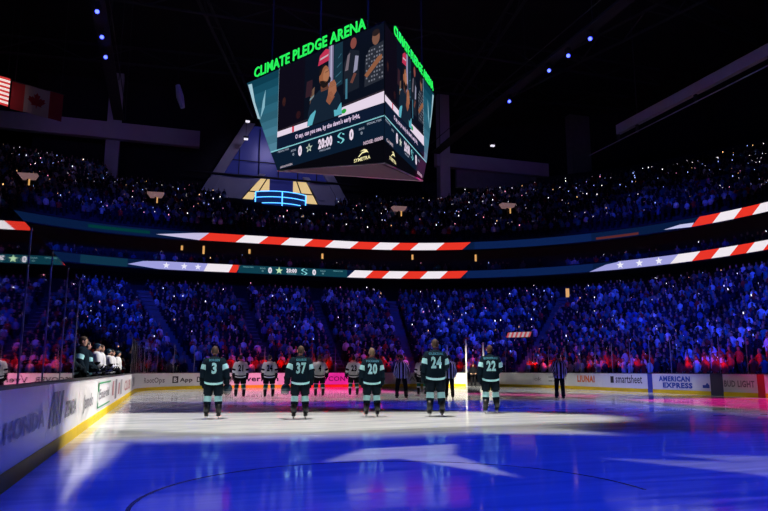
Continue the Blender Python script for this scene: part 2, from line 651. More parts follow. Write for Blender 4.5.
mb = MB()
band(mb, 0.13, 60, -0.5, -0.02)
struct(mb.build('floor', M['dark_concrete']))
mb = MB()
mb.box((12, 45, 41), (170, 190, 1.0))
struct(mb.build('ceiling', M['roof']))
mb = MB()
band(mb, 54, 55, -0.5, 40.6)
struct(mb.build('wall_far', M['roof']))

# lower bowl terraces
LOW_T0, LOW_DT, NLOW = 2.0, 0.71, 24


def low_z(i):
    return 0.25 + 0.275 * i + 0.0028 * i * i


UP_T0, UP_DT, NUP = 24.4, 0.85, 29


def up_z(i):
    return 16.2 + 0.49 * i


mb = MB()
for i in range(NLOW):
    t = LOW_T0 + LOW_DT * i
    band(mb, t, t + LOW_DT, -0.02 if i == 0 else low_z(i) - 0.6, low_z(i))
tt = LOW_T0 + LOW_DT * NLOW
band(mb, tt, 30, low_z(NLOW - 1) - 0.5, low_z(NLOW - 1) + 0.1)
struct(mb.build('terrace', M['dark_concrete']))
mb = MB()
band(mb, 26.2, 26.6, low_z(NLOW - 1), 16.2)     # concourse and suite back wall
struct(mb.build('wall_far', M['dark_concrete']))
mb = MB()
band(mb, 23.65, 27, 11.4, 11.75)     # suite slab
band(mb, 23.65, 30, 15.6, 15.9)      # upper deck slab
struct(mb.build('slab', M['dark_concrete']))
mb = MB()
for i in range(NUP):
    t = UP_T0 + UP_DT * i
    if i < 15:
        band(mb, t, t + UP_DT, up_z(i) - 0.7, up_z(i))
UPPER_BACK = mb


# ------------------------------------------------------------------ boards
def curve_strip(mb, s0, s1, z0, z1, off0, off1, mi=0, P=RINK):
    """solid strip following the boards between s0 and s1; off inward positive"""
    n = max(1, int((s1 - s0) / 0.6))
    vs, fs = [], []
    for i in range(n + 1):
        s = s0 + (s1 - s0) * i / n
        (x, y), _, (nx, ny) = P.frame(s)
        for (o_, z) in ((off0, z0), (off1, z0), (off1, z1), (off0, z1)):
            vs.append((x + nx * o_, y + ny * o_, z))
    for i in range(n):
        for k in range(4):
            j = (k + 1) % 4
            fs.append([i * 4 + k, i * 4 + j, i * 4 + 4 + j, i * 4 + 4 + k])
    fs.append([3, 2, 1, 0])
    e = n * 4
    fs.append([e, e + 1, e + 2, e + 3])
    mb.add(vs, fs, mi)


for i in range(15, NUP):
    Pt = Path(UP_T0 + UP_DT * i)
    yy = Pt.p[:, 1].max()
    curve_strip(UPPER_BACK, 1, Pt.s_near(-9.5, yy), up_z(i) - .7, up_z(i), -UP_DT, 0, 0, Pt)
    curve_strip(UPPER_BACK, Pt.s_near(36.5, yy - 3), Pt.L - 1, up_z(i) - .7, up_z(i), -UP_DT, 0, 0, Pt)
P32 = Path(32)
ledge = MB()
curve_strip(ledge, P32.s_near(45.5, 70.5), P32.L - 8, 20.8, 21.75, -.25, 0, 0, P32)
struct(ledge.build('parapet', mat('blue_parapet', (.02, .06, .22), .6)))
struct(UPPER_BACK.build('terrace', M['dark_concrete']))


def on_board(s_, z_, off=0.012):
    (x, y), _, (nx, ny) = RINK.frame(s_)
    return (x + nx * off, y + ny * off, z_)


def SL(y): return RINK.s_near(XL, y)
def SF(x): return RINK.s_near(x, YE)
def SR(y): return RINK.s_near(XR, y)


def dasher(s0, s1, label, ads=(), face='board', kick='kick'):
    """one length of dasher board with its kick plate, cap rail and printed advert"""
    (x, y), (tx, ty), _ = RINK.frame((s0 + s1) / 2)
    r = empty('dasher_board', (x, y, 0))
    tag(r, label, 'dasher board', 'dasher boards around the rink')
    Mi = Matrix.Translation((-x, -y, 0))
    g = 0.006
    b = MB()
    curve_strip(b, s0 + g, s1 - g, 0.0, 1.05, -0.12, 0.0)
    b.xform(Mi).build('panel', M[face], r)
    b = MB()
    curve_strip(b, s0 + g, s1 - g, 0.0, 0.2, 0.0, 0.014)
    b.xform(Mi).build('kick_plate', M[kick], r)
    b = MB()
    curve_strip(b, s0 + g, s1 - g, 1.05, 1.09, -0.14, 0.02)
    b.xform(Mi).build('cap_rail', M['sill'], r)
    if ads:
        marks, mm = MB(), []
        for ad in ads:
            m_ = M[ad[-1]]
            if ad[0] is ad_text:
                b = MB()
                ad[0](b, *ad[1:-1], 0)
                b.xform(Mi).build('lettering', m_, r)
            else:
                if m_ not in mm:
                    mm.append(m_)
                ad[0](marks, *ad[1:-1], mm.index(m_))
        if mm:
            marks.xform(Mi).build('logo_print', mm, r)
    return r


def ad_text(b, s, sa, sb, z0, h, bold, mi):
    lift = .020 if s == 'B' else .012      # the letter printed over its dark square
    put_text(b, s, sa, z0, sb - sa, h, lambda q, z: on_board(q, z, lift), mi, None, bold)


def ad_box(b, sa, sb, z0, z1, mi):
    put_poly(b, [(sa, z0), (sb, z0), (sb, z1), (sa, z1)], on_board, mi)


def ad_poly(b, pts, mi):
    put_poly(b, pts, on_board, mi)


T, B_, PY = ad_text, ad_box, ad_poly
LBL = SL
# left side, near to far
dasher(LBL(-7.5), LBL(3.9), 'white dasher board beside the camera at the near left')
dasher(LBL(3.9), LBL(7.4), 'plain white dasher board cut by the left edge of the photo')
dasher(LBL(7.4), LBL(10.62), 'dasher board with silver block capitals nearest on the left', [
    (T, 'HONDA', LBL(7.9), LBL(10.4), 0.50, 0.22, 0.035, 'ink_silver')])
y0 = LBL(10.8)
dasher(LBL(10.62), LBL(14.4), 'dasher board with tall grey bars beside a short grey word', [
    (PY, [(y0, .42), (y0 + .18, .42), (y0 + .42, .93), (y0 + .24, .93)], 'ink_grey'),
    (PY, [(y0 + .42, .42), (y0 + .6, .42), (y0 + .6, .93), (y0 + .42, .93)], 'ink_grey'),
    (PY, [(y0 + .75, .42), (y0 + .9, .42), (y0 + .95, .93), (y0 + .72, .93)], 'ink_grey'),
    (PY, [(y0 + 1.05, .42), (y0 + 1.2, .42), (y0 + 1.35, .93), (y0 + 1.15, .93)], 'ink_grey'),
    (T, 'ZEMBA', LBL(12.4), LBL(13.95), 0.48, 0.26, 0.03, 'ink_grey')])
dasher(LBL(14.4), LBL(17.65), 'white dasher board with slim grey script before the green framed advert', [
    (T, 'Jamdo', LBL(15.1), LBL(17.1), 0.46, 0.30, 0.012, 'ink_grey')])
g0, g1 = LBL(18.2), LBL(22.3)
dasher(LBL(17.65), LBL(22.6), 'dasher board with a green framed advert below the bench', [
    (B_, g0, g1, .90, .94, 'ink_green'), (B_, g0, g1, .30, .34, 'ink_green'), (B_, g0, g0 + .3, .72, .94, 'ink_green'), (B_, g0, g0 + .25, .30, .45, 'ink_green'),
    (B_, g0, g0 + .08, .30, .94, 'ink_green'), (T, 'Emerald', LBL(18.7), LBL(21.9), 0.52, 0.26, 0.012, 'ink_grey')])
dasher(LBL(22.6), LBL(29.2), 'dasher board with rose and grey columns of print below the bench', [
    (B_, LBL(23.2), LBL(23.8), .45, .9, 'ink_pink'), (B_, LBL(24.5), LBL(25.3), .3, .95, 'ink_grey'), (B_, LBL(26.2), LBL(26.9), .4, .8, 'ink_pink'),
    (B_, LBL(27.4), LBL(28.4), .35, .9, 'ink_silver')])
dasher(LBL(29.2), LBL(36.8), 'dasher board with faint rose lettering at the far end of the bench', [
    (T, 'CLUB', LBL(30.2), LBL(35.2), 0.4, 0.42, 0.03, 'ink_pink')])
dasher(LBL(36.8), SF(-0.9) - 4.0, 'white dasher board where the far left corner begins', [
    (B_, LBL(38.2), LBL(38.9), .4, .85, 'ink_grey'), (B_, LBL(39.6), LBL(40.2), .4, .85, 'ink_silver')])
sA, sB = RINK.s_near(-.9, 46.5), RINK.s_near(2.9, 48.2)
dasher(SF(-0.9) - 4.0, RINK.s_near(.32, 46.4), 'dasher board with grey lettering in the far left corner', [
    (T, 'RootOps', RINK.s_near(-1.1, 43.4), RINK.s_near(.0, 45.8), 0.47, 0.33, 0.02, 'ink_grey')])
sB0 = RINK.s_near(.32, 46.4)
sD = RINK.s_near(2.6, 48.2)
dasher(sB0, SF(5.0), 'dasher board with black square logo behind the player numbered 3', [
    (B_, sB0 + .1, sB0 + .65, .42, .85, 'ink'), (T, 'B', sB0 + .22, sB0 + .53, .5, .27, .03, 'board'), (T, 'App', sB0 + .8, sB0 + 1.9, .5, .25, .03, 'ink'),
    (T, 'DISCOVER', sB0 + 2.25, SF(4.75), .46, .36, .015, 'ink')])
dasher(SF(5.0), SF(9.6), 'dasher board with lowercase black lettering behind the white jerseys 21 and 24', [
    (PY, [(SF(5.0) + .15, .8), (SF(5.0) + .25, .8), (SF(5.0) + .36, .5), (SF(5.0) + .3, .42)], 'ink'), (PY, [(SF(5.0) + .3, .42), (SF(5.0) + .36, .42), (SF(5.0) + .62, .95), (SF(5.0) + .55, .95)], 'ink'),
    (T, 'verizon', SF(5.0) + .55, SF(7.9), .47, .27, .025, 'ink')])
dasher(SF(9.6), SF(13.6), 'dasher board washed in pink light with dark lettering', [
    (T, 'SERVCON', SF(10.3), SF(12.9), .46, .34, .03, 'ink_grey')])
dasher(SF(13.6), SF(17.2), 'white dasher board behind the striped official at mid rink', [
    (T, 'Port', SF(14.2), SF(16.0), .46, .32, .02, 'ink_grey')])
GA = RINK.s_near(22.2, 47.93)
GB = GA + 1.15
dasher(SF(17.2), GA, 'white dasher board left of the open corner gate', [
    (T, 'Alaska', SF(18.0), SF(19.8), .46, .32, .02, 'ink_grey')])
sK = RINK.s_near(25.6, 43.9)
dasher(GB, sK, 'white dasher board right of the open corner gate', [
    (B_, GB + .3, GB + .75, .5, .68, 'ink_silver')])
dasher(sK, SR(40.2), 'dasher board with small faint logos behind the lone striped official', [
    (T, 'ok', sK + .2, sK + .9, .5, .2, .01, 'ink_silver'), (B_, sK + 1.6, sK + 2.3, .72, .8, 'ink_silver'), (B_, sK + 1.6, sK + 2.0, .45, .55, 'ink_silver'),
    (B_, sK + 2.1, sK + 2.6, .45, .55, 'ink_silver')])
s0 = SR(39.0)
dasher(SR(40.2), SR(36.4), 'dasher board with orange capitals on the right side', [
    (T, 'LIUNA!', s0, s0 + 1.9, .50, .40, .05, 'ink_orange')])
s0 = SR(35.5)
dasher(SR(36.4), SR(32.15), 'dasher board with slim lowercase dark lettering and a small square logo', [
    (B_, s0, s0 + .32, .48, .88, 'ink'), (T, 'smartsheet', s0 + .5, s0 + 2.9, .5, .36, .012, 'ink')])
dasher(SR(32.15), SR(31.75), 'narrow blue dasher board divider on the right side', face='board_blue', kick='board_blue')
s0 = SR(31.2)
dasher(SR(31.75), SR(27.5), 'dasher board with two lines of dark capitals on the right side', [
    (T, 'AMERICAN', s0, s0 + 2.35, .66, .26, .05, 'ink_blue'), (T, 'EXPRESS', s0 + .3, s0 + 2.5, .32, .26, .05, 'ink_blue'),
    (PY, [(s0 + 3.2, .35), (s0 + 3.65, .35), (s0 + 3.65, .5), (s0 + 3.5, .62), (s0 + 3.4, .5), (s0 + 3.2, .5)], 'ink_blue')])
dasher(SR(27.5), SR(26.7), 'dark blue dasher board block on the right side', face='board_dark', kick='board_dark')
s0 = SR(26.65)
dasher(SR(26.7), SR(24.65), 'dasher board with two words in capitals under pink light', [
    (T, 'BUD LIGHT', s0 + .05, s0 + 1.85, .46, .3, .03, 'ink_grey')])
dasher(SR(24.65), SR(24.25), 'narrow red dasher board divider under pink light', face='board_red', kick='board_red')
dasher(SR(24.25), SR(20.0), 'dasher board cut by the right edge of the photo', [
    (T, 'UW Medicine', SR(23.9), SR(21.0), .46, .3, .03, 'ink_grey')])


# ------------------------------------------------------------------ glass and posts
def pane(s0, s1, zt, label, group, P=RINK, off=-0.06, z0=1.09):
    b = MB()
    curve_strip(b, s0 + .03, s1 - .03, z0, zt, off - 0.006, off + 0.006, 0, P)
    o = b.build('rink_glass', M['glass'])
    return tag(o, label, 'glass pane', group)


def post(s, zt, label, group, P=RINK, off=-0.06, z0=1.09):
    (x, y), (tx, ty), _ = P.frame(s)
    _, _, (nx, ny) = P.frame(s)
    r = empty('glass_post', (x + nx * off, y + ny * off, z0), math.atan2(ty, tx))
    tag(r, label, 'glass post', group)
    b = MB()
    b.box((0, 0, (zt - z0) / 2), (0.03, 0.03, zt - z0))
    b.build('upright', M['post'], r)
    b = MB()
    b.box((0, 0, zt - z0 + .012), (0.036, 0.036, 0.024))
    b.build('end_cap', M['sill'], r)
    return r


def glazing(sa, sb, step, zt, where, P=RINK, off=-0.06, z0=1.09, first=True, last=True):
    n = max(1, round((sb - sa) / step))
    for i in range(n + 1):
        s = sa + (sb - sa) * i / n
        if (i or first) and (i < n or last):
            post(s, zt, f'slim metal glass post {where}', f'glass posts {where}', P, off, z0)
        if i < n:
            pane(s, sa + (sb - sa) * (i + 1) / n, zt, f'clear protective glass pane {where}', f'glass panes {where}', P, off, z0)


glazing(LBL(-6.0), LBL(13.6), 1.6, 2.9, 'above the left boards before the bench')
glazing(LBL(36.4), SF(6.9), 1.8, 2.9, 'around the far left corner')
glazing(SF(6.9), SF(17.4), 1.75, 2.9, 'above the far end boards', first=False)
glazing(SF(17.4), GA, 1.75, 2.9, 'left of the open corner gate', first=False, last=False)
glazing(GB, SR(40.4), 1.75, 2.9, 'around the far right corner', first=False)
glazing(SR(40.4), SR(18.4), 1.75, 2.9, 'above the right side boards', first=False)
# tall white gate posts lit by the beam
for s, zt, lb in ((RINK.s_near(20.93, 48.62), 3.2, 'white gate post left of the brightest one'), (GA, 3.6, 'tallest white gate post catching the beam'),
                  (RINK.s_near(23.27, 47.13), 3.35, 'white gate post right of the person in the gate')):
    (x, y), (tx, ty), (nx, ny) = RINK.frame(s)
    r = empty('gate_post', (x - nx * .02, y - ny * .02, 0), math.atan2(ty, tx))
    tag(r, lb, 'gate post', 'white gate posts')
    b = MB()
    b.box((0, 0, zt / 2), (0.11, 0.1, zt))
    b.build('upright', M['stripe_w'], r)
    b = MB()
    b.box((0, 0, zt + .015), (0.13, 0.12, 0.03))
    b.build('end_cap', M['sill'], r)
# the gate leaf swung outwards
(x, y), (tx, ty), (nx, ny) = RINK.frame(GB)
r = empty('rink_gate', (x - nx * .3 - tx * .12, y - ny * .3 - ty * .12, 0), math.atan2(ty, tx) - math.radians(90))
tag(r, 'white rink gate swung open outwards in the corner', 'gate')
b = MB(); b.box((-.55, 0, .6), (1.05, .1, .95)); b.build('panel', M['board'], r)
b = MB(); b.box((-.55, 0, 1.1), (1.05, .12, .04)); b.build('cap_rail', M['sill'], r)
b = MB(); b.box((-.95, .07, .8), (.2, .03, .04)); b.build('latch', M['post'], r)
# glass behind the players' benches
BP = Path(2.1)
glazing(BP.s_near(XL - 2.1, 13.6), BP.s_near(XL - 2.1, 36.3), 1.9, 2.7, 'behind the players bench', BP, 0.0, 0.27)
(x, y), (tx, ty), _ = RINK.frame(LBL(13.6))
for yy, lb in ((13.62, 'glass pane closing the near end of the bench'), (36.35, 'glass pane closing the far end of the bench')):
    b = MB(); b.box((XL - 1.1, yy, 1.6), (1.75, .012, 2.2))
    tag(b.build('rink_glass', M['glass']), lb, 'glass pane')
# floor of the bench, and the bench itself
mb = MB(); mb.box((XL - 1.05, 25, .1), (1.85, 22.6, .24)); struct(mb.build('slab', M['dark_concrete']))
r = empty('players_bench', (XL - 1.35, 25, .22))
tag(r, 'long wooden players bench behind the left boards', 'bench')
b = MB(); b.box((0, 0, .46), (.35, 22, .05)); b.build('seat', M['tan'], r)
for yy in (-10, -5, 0, 5, 10):
    b = MB(); b.box((0, yy, .22), (.3, .08, .44)); b.build('leg', M['black'], r)


# ------------------------------------------------------------------ LED ribbons
RB = Path(23.5)
RED, WHT, LAV = (0.80, 0.035, 0.02), (0.86, 0.80, 0.86), (0.34, 0.34, 0.72)
DTEAL = (0.003, 0.035, 0.075)
DBLUE = (0.002, 0.010, 0.045)


def ribbon(zc, h, label, content):
    (x, y), _, _ = RB.frame(RB.L / 2)
    r = empty('led_ribbon', (x, y, zc))
    tag(r, label, 'led ribbon display', 'led ribbon displays round the bowl')
    Mi = Matrix.Translation((-x, -y, -zc))
    b = MB()
    curve_strip(b, 2, RB.L - 2, zc - h / 2 - .12, zc + h / 2 + .12, -0.3, 0.0, 0, RB)
    b.xform(Mi).build('housing', M['black'], r)
    b = MB()
    content(b, zc, h)
    b.xform(Mi).build('display', M['led'], r)


def on_rib(off):
    def f(s, z):
        (x, y), _, (nx, ny) = RB.frame(s)
        return (x + nx * off, y + ny * off, z)
    return f


def rib_quad(b, s0, s1, z0, z1, col, off=.03, sl0=0.0, sl1=0.0):
    """slanted band: sl = shift of the top edge along the ribbon"""
    n = max(1, int(abs(s1 - s0) / 0.8))
    f = on_rib(off)
    vs = []
    for i in range(n + 1):
        k = i / n
        vs += [f(s0 + (s1 - s0) * k, z0), f(s0 + sl0 + (s1 + sl1 - s0 - sl0) * k, z1)]
    b.add(vs, [[2 * i, 2 * i + 2, 2 * i + 3, 2 * i + 1] for i in range(n)], 0, col)


def stripes(b, zc, h, edges, first, slant):
    cols = (RED, WHT)
    k = first
    for a, c in zip(edges[:-1], edges[1:]):
        rib_quad(b, a, c, zc - h / 2, zc + h / 2, cols[k], .03, slant, slant)
        k = 1 - k


def upper_rib(b, zc, h):
    rib_quad(b, 4, RB.L - 4, zc - h / 2, zc + h / 2, DBLUE, .01)
    e = [95.6, 98.4, 101.4, 104.4, 107.0, 109.9, 112.4, 115.4, 118.1, 122.9, 126.2]
    # photo order: red first after a pale wedge
    stripes(b, zc, h, [97.0, 100.8, 103.3, 105.7, 108.3, 110.7, 113.6, 116.1, 118.4, 120.6, 123.6, 126.6], 0, 1.0)
    f = on_rib(.03)
    put_poly(b, [(92.6, zc - .1), (97, zc - h / 2), (98, zc + h / 2), (96.4, zc + h / 2 - .1)], f, 0, (.55, .5, .75))
    put_poly(b, [(148.6, zc - .25), (151.4, zc - h / 2), (151.7, zc - .05), (150.3, zc)], f, 0, (.55, .55, .85))
    stripes(b, zc, h, [151.4, 153.5, 155.6, 157.4, 159.2, 161, 163, 165, 167, 169, 171, 173], 0, 0.9)
    rib_quad(b, 86, 92, zc - .12, zc + .2, (.0, .035, .035), .02)
    rib_quad(b, 141.5, 146, zc - .35, zc - .1, (.10, .02, .02), .02)
    rib_quad(b, 128, 141, zc - h / 2, zc + h / 2, (.003, .014, .075), .02)


def swoosh_s(b, cx, cz, w_, h_, f, col, mi=0):
    """the S shaped club mark"""
    pts = []
    for i in range(15):
        k = i / 14
        a = math.sin(k * 2 * PI) * -1
        pts.append((cx - a * w_ * .36, cz - h_ / 2 + k * h_))
    for (x0, z0), (x1, z1) in zip(pts[:-1], pts[1:]):
        d = w_ * .14
        put_poly(b, [(x0 - d, z0), (x0 + d, z0), (x1 + d, z1), (x1 - d, z1)], f, mi, col)
    put_poly(b, [(cx + w_ * .2, cz + h_ * .28), (cx + w_ * .5, cz + h_ * .2), (cx + w_ * .46, cz + h_ * .32), (cx + w_ * .2, cz + h_ * .42)], f, mi, col)
    put_poly(b, [(cx - w_ * .2, cz - h_ * .28), (cx - w_ * .5, cz - h_ * .2), (cx - w_ * .46, cz - h_ * .32), (cx - w_ * .2, cz - h_ * .42)], f, mi, col)


def lower_rib(b, zc, h):
    rib_quad(b, 4, RB.L - 4, zc - h / 2, zc + h / 2, DBLUE, .01)
    f = on_rib(.045)
    # star field and first stripe
    put_poly(b, [(90, zc - .12), (93, zc - h / 2), (93.4, zc + h / 2), (91.5, zc + .3)], on_rib(.03), 0, LAV)
    rib_quad(b, 93, 97.6, zc - h / 2, zc + h / 2, LAV, .03, .4, .4)
    for s in (91.9, 93.8, 95.6, 97.0):
        put_star(b, s, zc, .36, f, 0, (.82, .8, .95))
    stripes(b, zc, h, [97.6, 100.2, 101.0], 1, .4)
    rib_quad(b, 101.2, 113.3, zc - h / 2, zc + h / 2, (.004, .045, .07), .03)
    W2 = (.75, .7, .8)
    put_text(b, 'PENALTIES', 101.7, zc + .18, 1.1, .13, f, 0, (.12, .3, .34))
    put_text(b, 'SOG', 103.5, zc + .1, .6, .15, f, 0, (.15, .32, .36))
    put_text(b, '0', 103.7, zc - .2, .22, .18, f, 0, (.15, .32, .36))
    put_text(b, '0', 104.4, zc - .3, .42, .62, f, 0, W2, .05)
    put_star(b, 105.6, zc, .42, f, 0, (.5, .75, .45))
    put_text(b, '20:00', 106.4, zc - .14, 1.15, .42, f, 0, W2, .05)
    put_text(b, 'PREGAME', 106.5, zc - .34, 1.0, .11, f, 0, (.15, .32, .36))
    swoosh_s(b, 108.4, zc, .7, .7, f, (.22, .62, .68))
    put_text(b, '0', 109.3, zc - .3, .42, .62, f, 0, W2, .05)
    put_text(b, 'SOG', 110.2, zc + .1, .6, .15, f, 0, (.15, .32, .36))
    put_text(b, '0', 110.4, zc - .2, .22, .18, f, 0, (.15, .32, .36))
    put_text(b, 'PENALTIES', 111.7, zc + .18, 1.1, .13, f, 0, (.12, .3, .34))
    rib_quad(b, 85.5, 90, zc - h / 2, zc + h / 2, (.004, .03, .06), .02)
    stripes(b, zc, h, [113.3, 115.4, 117.3, 119.5, 121.7, 124.0, 126.3], 1, .9)
    rib_quad(b, 127, 141, zc - h / 2, zc + h / 2, (.003, .014, .075), .02)
    put_poly(b, [(140.6, zc - h / 2), (143.2, zc - h / 2), (143.8, zc + h / 2 - .05), (142.4, zc + .2)], on_rib(.03), 0, LAV)
    rib_quad(b, 143.2, 149.0, zc - h / 2, zc + h / 2, LAV, .03, .5, .9)
    for s in (143.9, 145.9, 147.9):
        put_star(b, s, zc, .4, f, 0, (.85, .84, .95))
    stripes(b, zc, h, [149.0, 151.2, 153.1, 154.9, 156.5, 158.1, 159.7, 161.5, 163.5, 165.5, 168, 170], 1, .9)


ribbon(15.32, .84, 'upper LED ribbon round the bowl with flag stripes', upper_rib)
ribbon(12.0, .84, 'lower LED ribbon round the bowl with stars stripes and score', lower_rib)

# ------------------------------------------------------------------ hanging scoreboard
NX, NY = 10.46, 32.24
DL = (-0.517, 0.856)
DR = (0.607, 0.794)
sb = empty('scoreboard', (NX, NY, 12.0))
tag(sb, 'huge hanging wedge shaped video scoreboard with green lit sign', 'scoreboard')
SMi = Matrix.Translation((-NX, -NY, -12.0))


def P_left(off):
    n = (-DL[1], DL[0])     # outward normal of the left face
    if n[1] > 0:
        n = (-n[0], -n[1])

    def f(x, z):            # x = metres from the left end of the picture (8.74 wide) towards the near edge
        u = 8.74 - x
        return (NX + DL[0] * u + n[0] * off, NY + DL[1] * u + n[1] * off, z)
    return f


def P_right(off):
    n = (DR[1], -DR[0])
    k = 7.5 / 8.74

    def f(x, z):
        u = x * k
        return (NX + DR[0] * u + n[0] * off, NY + DR[1] * u + n[1] * off, z)
    return f


# body
mb = MB()
L_top, R_top = 12.03, 10.25


def PLu(u, z): return (NX + DL[0] * u, NY + DL[1] * u, z)
def PRu(u, z): return (NX + DR[0] * u, NY + DR[1] * u, z)


ins = 0.0
vs = [PLu(0, 12.0), PLu(8.67, 13.3), PLu(9.34, 14.59), PLu(L_top, 19.97), PLu(0, 19.97), PRu(7.22, 12.98), PRu(8.1, 14.4), PRu(R_top, 19.97)]
mb.add(vs, [[0, 4, 3, 2, 1], [0, 5, 6, 7, 4], [3, 4, 7], [0, 1, 5], [1, 2, 6, 5], [2, 3, 7, 6]], 0)
mb.xform(SMi).build('housing', M['black'], sb)
mb = MB()
a, b_, c = PLu(0.25, 12.02), PLu(8.4, 13.24), PRu(7.0, 12.93)
cen = [(a[i] + b_[i] + c[i]) / 3 for i in range(3)]
pp = [[p[i] * .97 + cen[i] * .03 - (.03 if i == 2 else 0) for i in range(3)] for p in (a, b_, c)]
mb.add(pp, [[0, 2, 1]])
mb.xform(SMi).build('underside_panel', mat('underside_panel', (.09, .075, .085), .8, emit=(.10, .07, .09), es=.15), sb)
mb = MB()
mb.tube([PLu(0.0, 11.98), PLu(8.67, 13.28)], .045, 6)
mb.tube([PRu(0.0, 11.98), PRu(7.22, 12.96)], .045, 6)
mb.tube([PLu(8.67, 13.28), PRu(7.22, 12.96)], .05, 6)
mb.xform(SMi).build('edge_trim', mat('edge_trim', (.45, .42, .42), .4, noise=0), sb)

DK = (.003, .005, .012)
TEALW = (.02, .16, .24)
CAPB = (.004, .010, .030)
PINKW = (.78, .66, .80)
BROWN = (.30, .105, .05)
BRD = (.012, .008, .008)


def screen(F, wing_top, wing_bot, u_end_bot, wide):
    """the moving picture, frozen: a singer with a microphone, caption and score"""
    b = MB()
    f1, f2, f3, f4, f5, f6 = (F(.02 + .006 * i) for i in range(6))
    put_poly(b, [(0, 14.62), (8.74, 14.62), (8.74, 19.95), (0, 19.95)], f1, 0, DK)
    # far background: people in the dark behind the singer
    put_poly(b, [(0, 15.8), (2.4, 15.8), (2.4, 19.9), (0, 19.9)], f2, 0, (.004, .003, .008))
    put_disc(b, .55, 17.6, .16, .3, f2, 0, (.05, .015, .012))
    put_disc(b, 1.9, 16.4, .2, .25, f2, 0, (.03, .008, .01))
    put_poly(b, [(2.5, 17.3), (3.1, 17.3), (3.1, 18.3), (2.6, 18.3)], f2, 0, (.03, .012, .02))
    put_poly(b, [(2.9, 16.8), (3.2, 16.8), (3.3, 17.8), (3.0, 17.6)], f2, 0, (.16, .09, .06))
    put_poly(b, [(3.55, 19.0), (4.5, 19.1), (4.55, 19.75), (4.2, 19.9), (3.7, 19.6)], f2, 0, (.50, .03, .08))
    put_poly(b, [(3.7, 19.3), (4.4, 19.4), (4.45, 19.5), (3.75, 19.42)], f3, 0, (.55, .40, .48))
    put_poly(b, [(4.45, 17.0), (4.85, 17.0), (4.85, 19.95), (4.45, 19.95)], f2, 0, (.20, .18, .30))
    put_poly(b, [(4.62, 17.0), (4.72, 17.0), (4.72, 19.95), (4.62, 19.95)], f3, 0, (.45, .42, .60))
    put_poly(b, [(4.9, 17.2), (5.6, 17.3), (5.6, 19.9), (4.9, 19.9)], f2, 0, (.008, .03, .05))
    for k in range(4):
        put_poly(b, [(4.95 + .1 * k, 17.3 + .55 * k), (5.5, 17.5 + .55 * k), (5.5, 17.55 + .55 * k), (4.95 + .1 * k, 17.36 + .55 * k)], f3, 0, (.04, .13, .19))
    # man in the middle distance
    put_poly(b, [(5.7, 16.6), (6.9, 16.7), (6.9, 18.9), (6.2, 19.2), (5.7, 18.5)], f2, 0, (.010, .014, .024))
    put_disc(b, 6.45, 19.5, .24, .34, f3, 0, (.22, .06, .05))
    put_poly(b, [(6.45, 17.7), (6.75, 17.8), (6.85, 18.6), (6.6, 18.7)], f3, 0, (.28, .28, .40))
    put_poly(b, [(5.8, 18.0), (6.05, 18.0), (6.2, 19.0), (6.0, 18.9)], f3, 0, (.16, .13, .16))
    put_poly(b, [(6.2, 17.2), (6.4, 17.1), (6.7, 17.6), (6.5, 17.7)], f3, 0, (.14, .05, .04))
    put_poly(b, [(5.85, 16.3), (6.0, 16.3), (6.0, 17.5), (5.85, 17.5)], f3, 0, (.05, .18, .26))
    # man in a checked shirt at the edge
    put_poly(b, [(7.3, 16.6), (8.7, 16.7), (8.7, 18.9), (7.7, 18.8), (7.35, 18.2)], f2, 0, (.020, .024, .036))
    for i in range(7):
        for j in range(9):
            if (i * 5 + j * 3) % 4:
                put_poly(b, [(7.42 + .19 * i, 16.8 + .22 * j), (7.52 + .19 * i, 16.8 + .22 * j), (7.52 + .19 * i, 16.9 + .22 * j), (7.42 + .19 * i, 16.9 + .22 * j)], f3, 0, (.16, .17, .21))
    put_disc(b, 8.15, 19.25, .28, .42, f3, 0, (.20, .09, .06))
    put_disc(b, 8.15, 19.55, .28, .2, f4, 0, (.02, .012, .012))
    put_poly(b, [(7.3, 17.3), (7.5, 17.1), (8.6, 17.9), (8.6, 18.15), (8.3, 18.1)], f4, 0, (.26, .10, .05))
    # desk
    put_poly(b, [(0, 15.42), (2.9, 15.41), (2.9, 15.77), (0, 15.78)], f3, 0, PINKW)
    put_poly(b, [(5.3, 15.36), (8.74, 15.31), (8.74, 15.98), (5.6, 15.88)], f3, 0, PINKW)
    put_poly(b, [(0, 15.80), (8.74, 16.0), (8.74, 16.08), (0, 15.86)], f3, 0, (.03, .02, .03))
    put_poly(b, [(1.38, 15.42), (1.55, 15.42), (1.55, 15.78), (1.38, 15.78)], f4, 0, (.6, .02, .05))
    put_disc(b, 5.75, 15.62, .2, .14, f5, 0, (.02, .35, .05))
    # singer
    put_poly(b, [(2.72, 15.45), (2.78, 16.3), (3.0, 17.0), (3.7, 17.45), (4.4, 17.5), (5.1, 17.2), (5.45, 16.6), (5.6, 15.45)], f4, 0, (.007, .016, .032))
    put_poly(b, [(2.9, 17.0), (3.25, 17.2), (3.3, 17.28), (2.92, 17.12)], f5, 0, (.16, .30, .36))
    put_poly(b, [(2.75, 15.45), (3.15, 15.45), (3.45, 16.2), (3.4, 16.3), (3.0, 16.1), (2.78, 15.8)], f5, 0, (.10, .42, .52))
    put_poly(b, [(5.0, 15.5), (5.6, 15.5), (5.55, 16.2), (5.4, 16.1), (5.2, 15.85), (4.95, 15.9)], f5, 0, (.10, .42, .52))
    put_poly(b, [(3.85, 17.3), (4.45, 17.3), (4.45, 17.9), (3.8, 17.9)], f4, 0, (.14, .05, .03))
    put_disc(b, 4.13, 18.2, .44, .66, f5, 0, BROWN)
    put_disc(b, 4.28, 18.2, .26, .42, f6, 0, (.40, .16, .08))
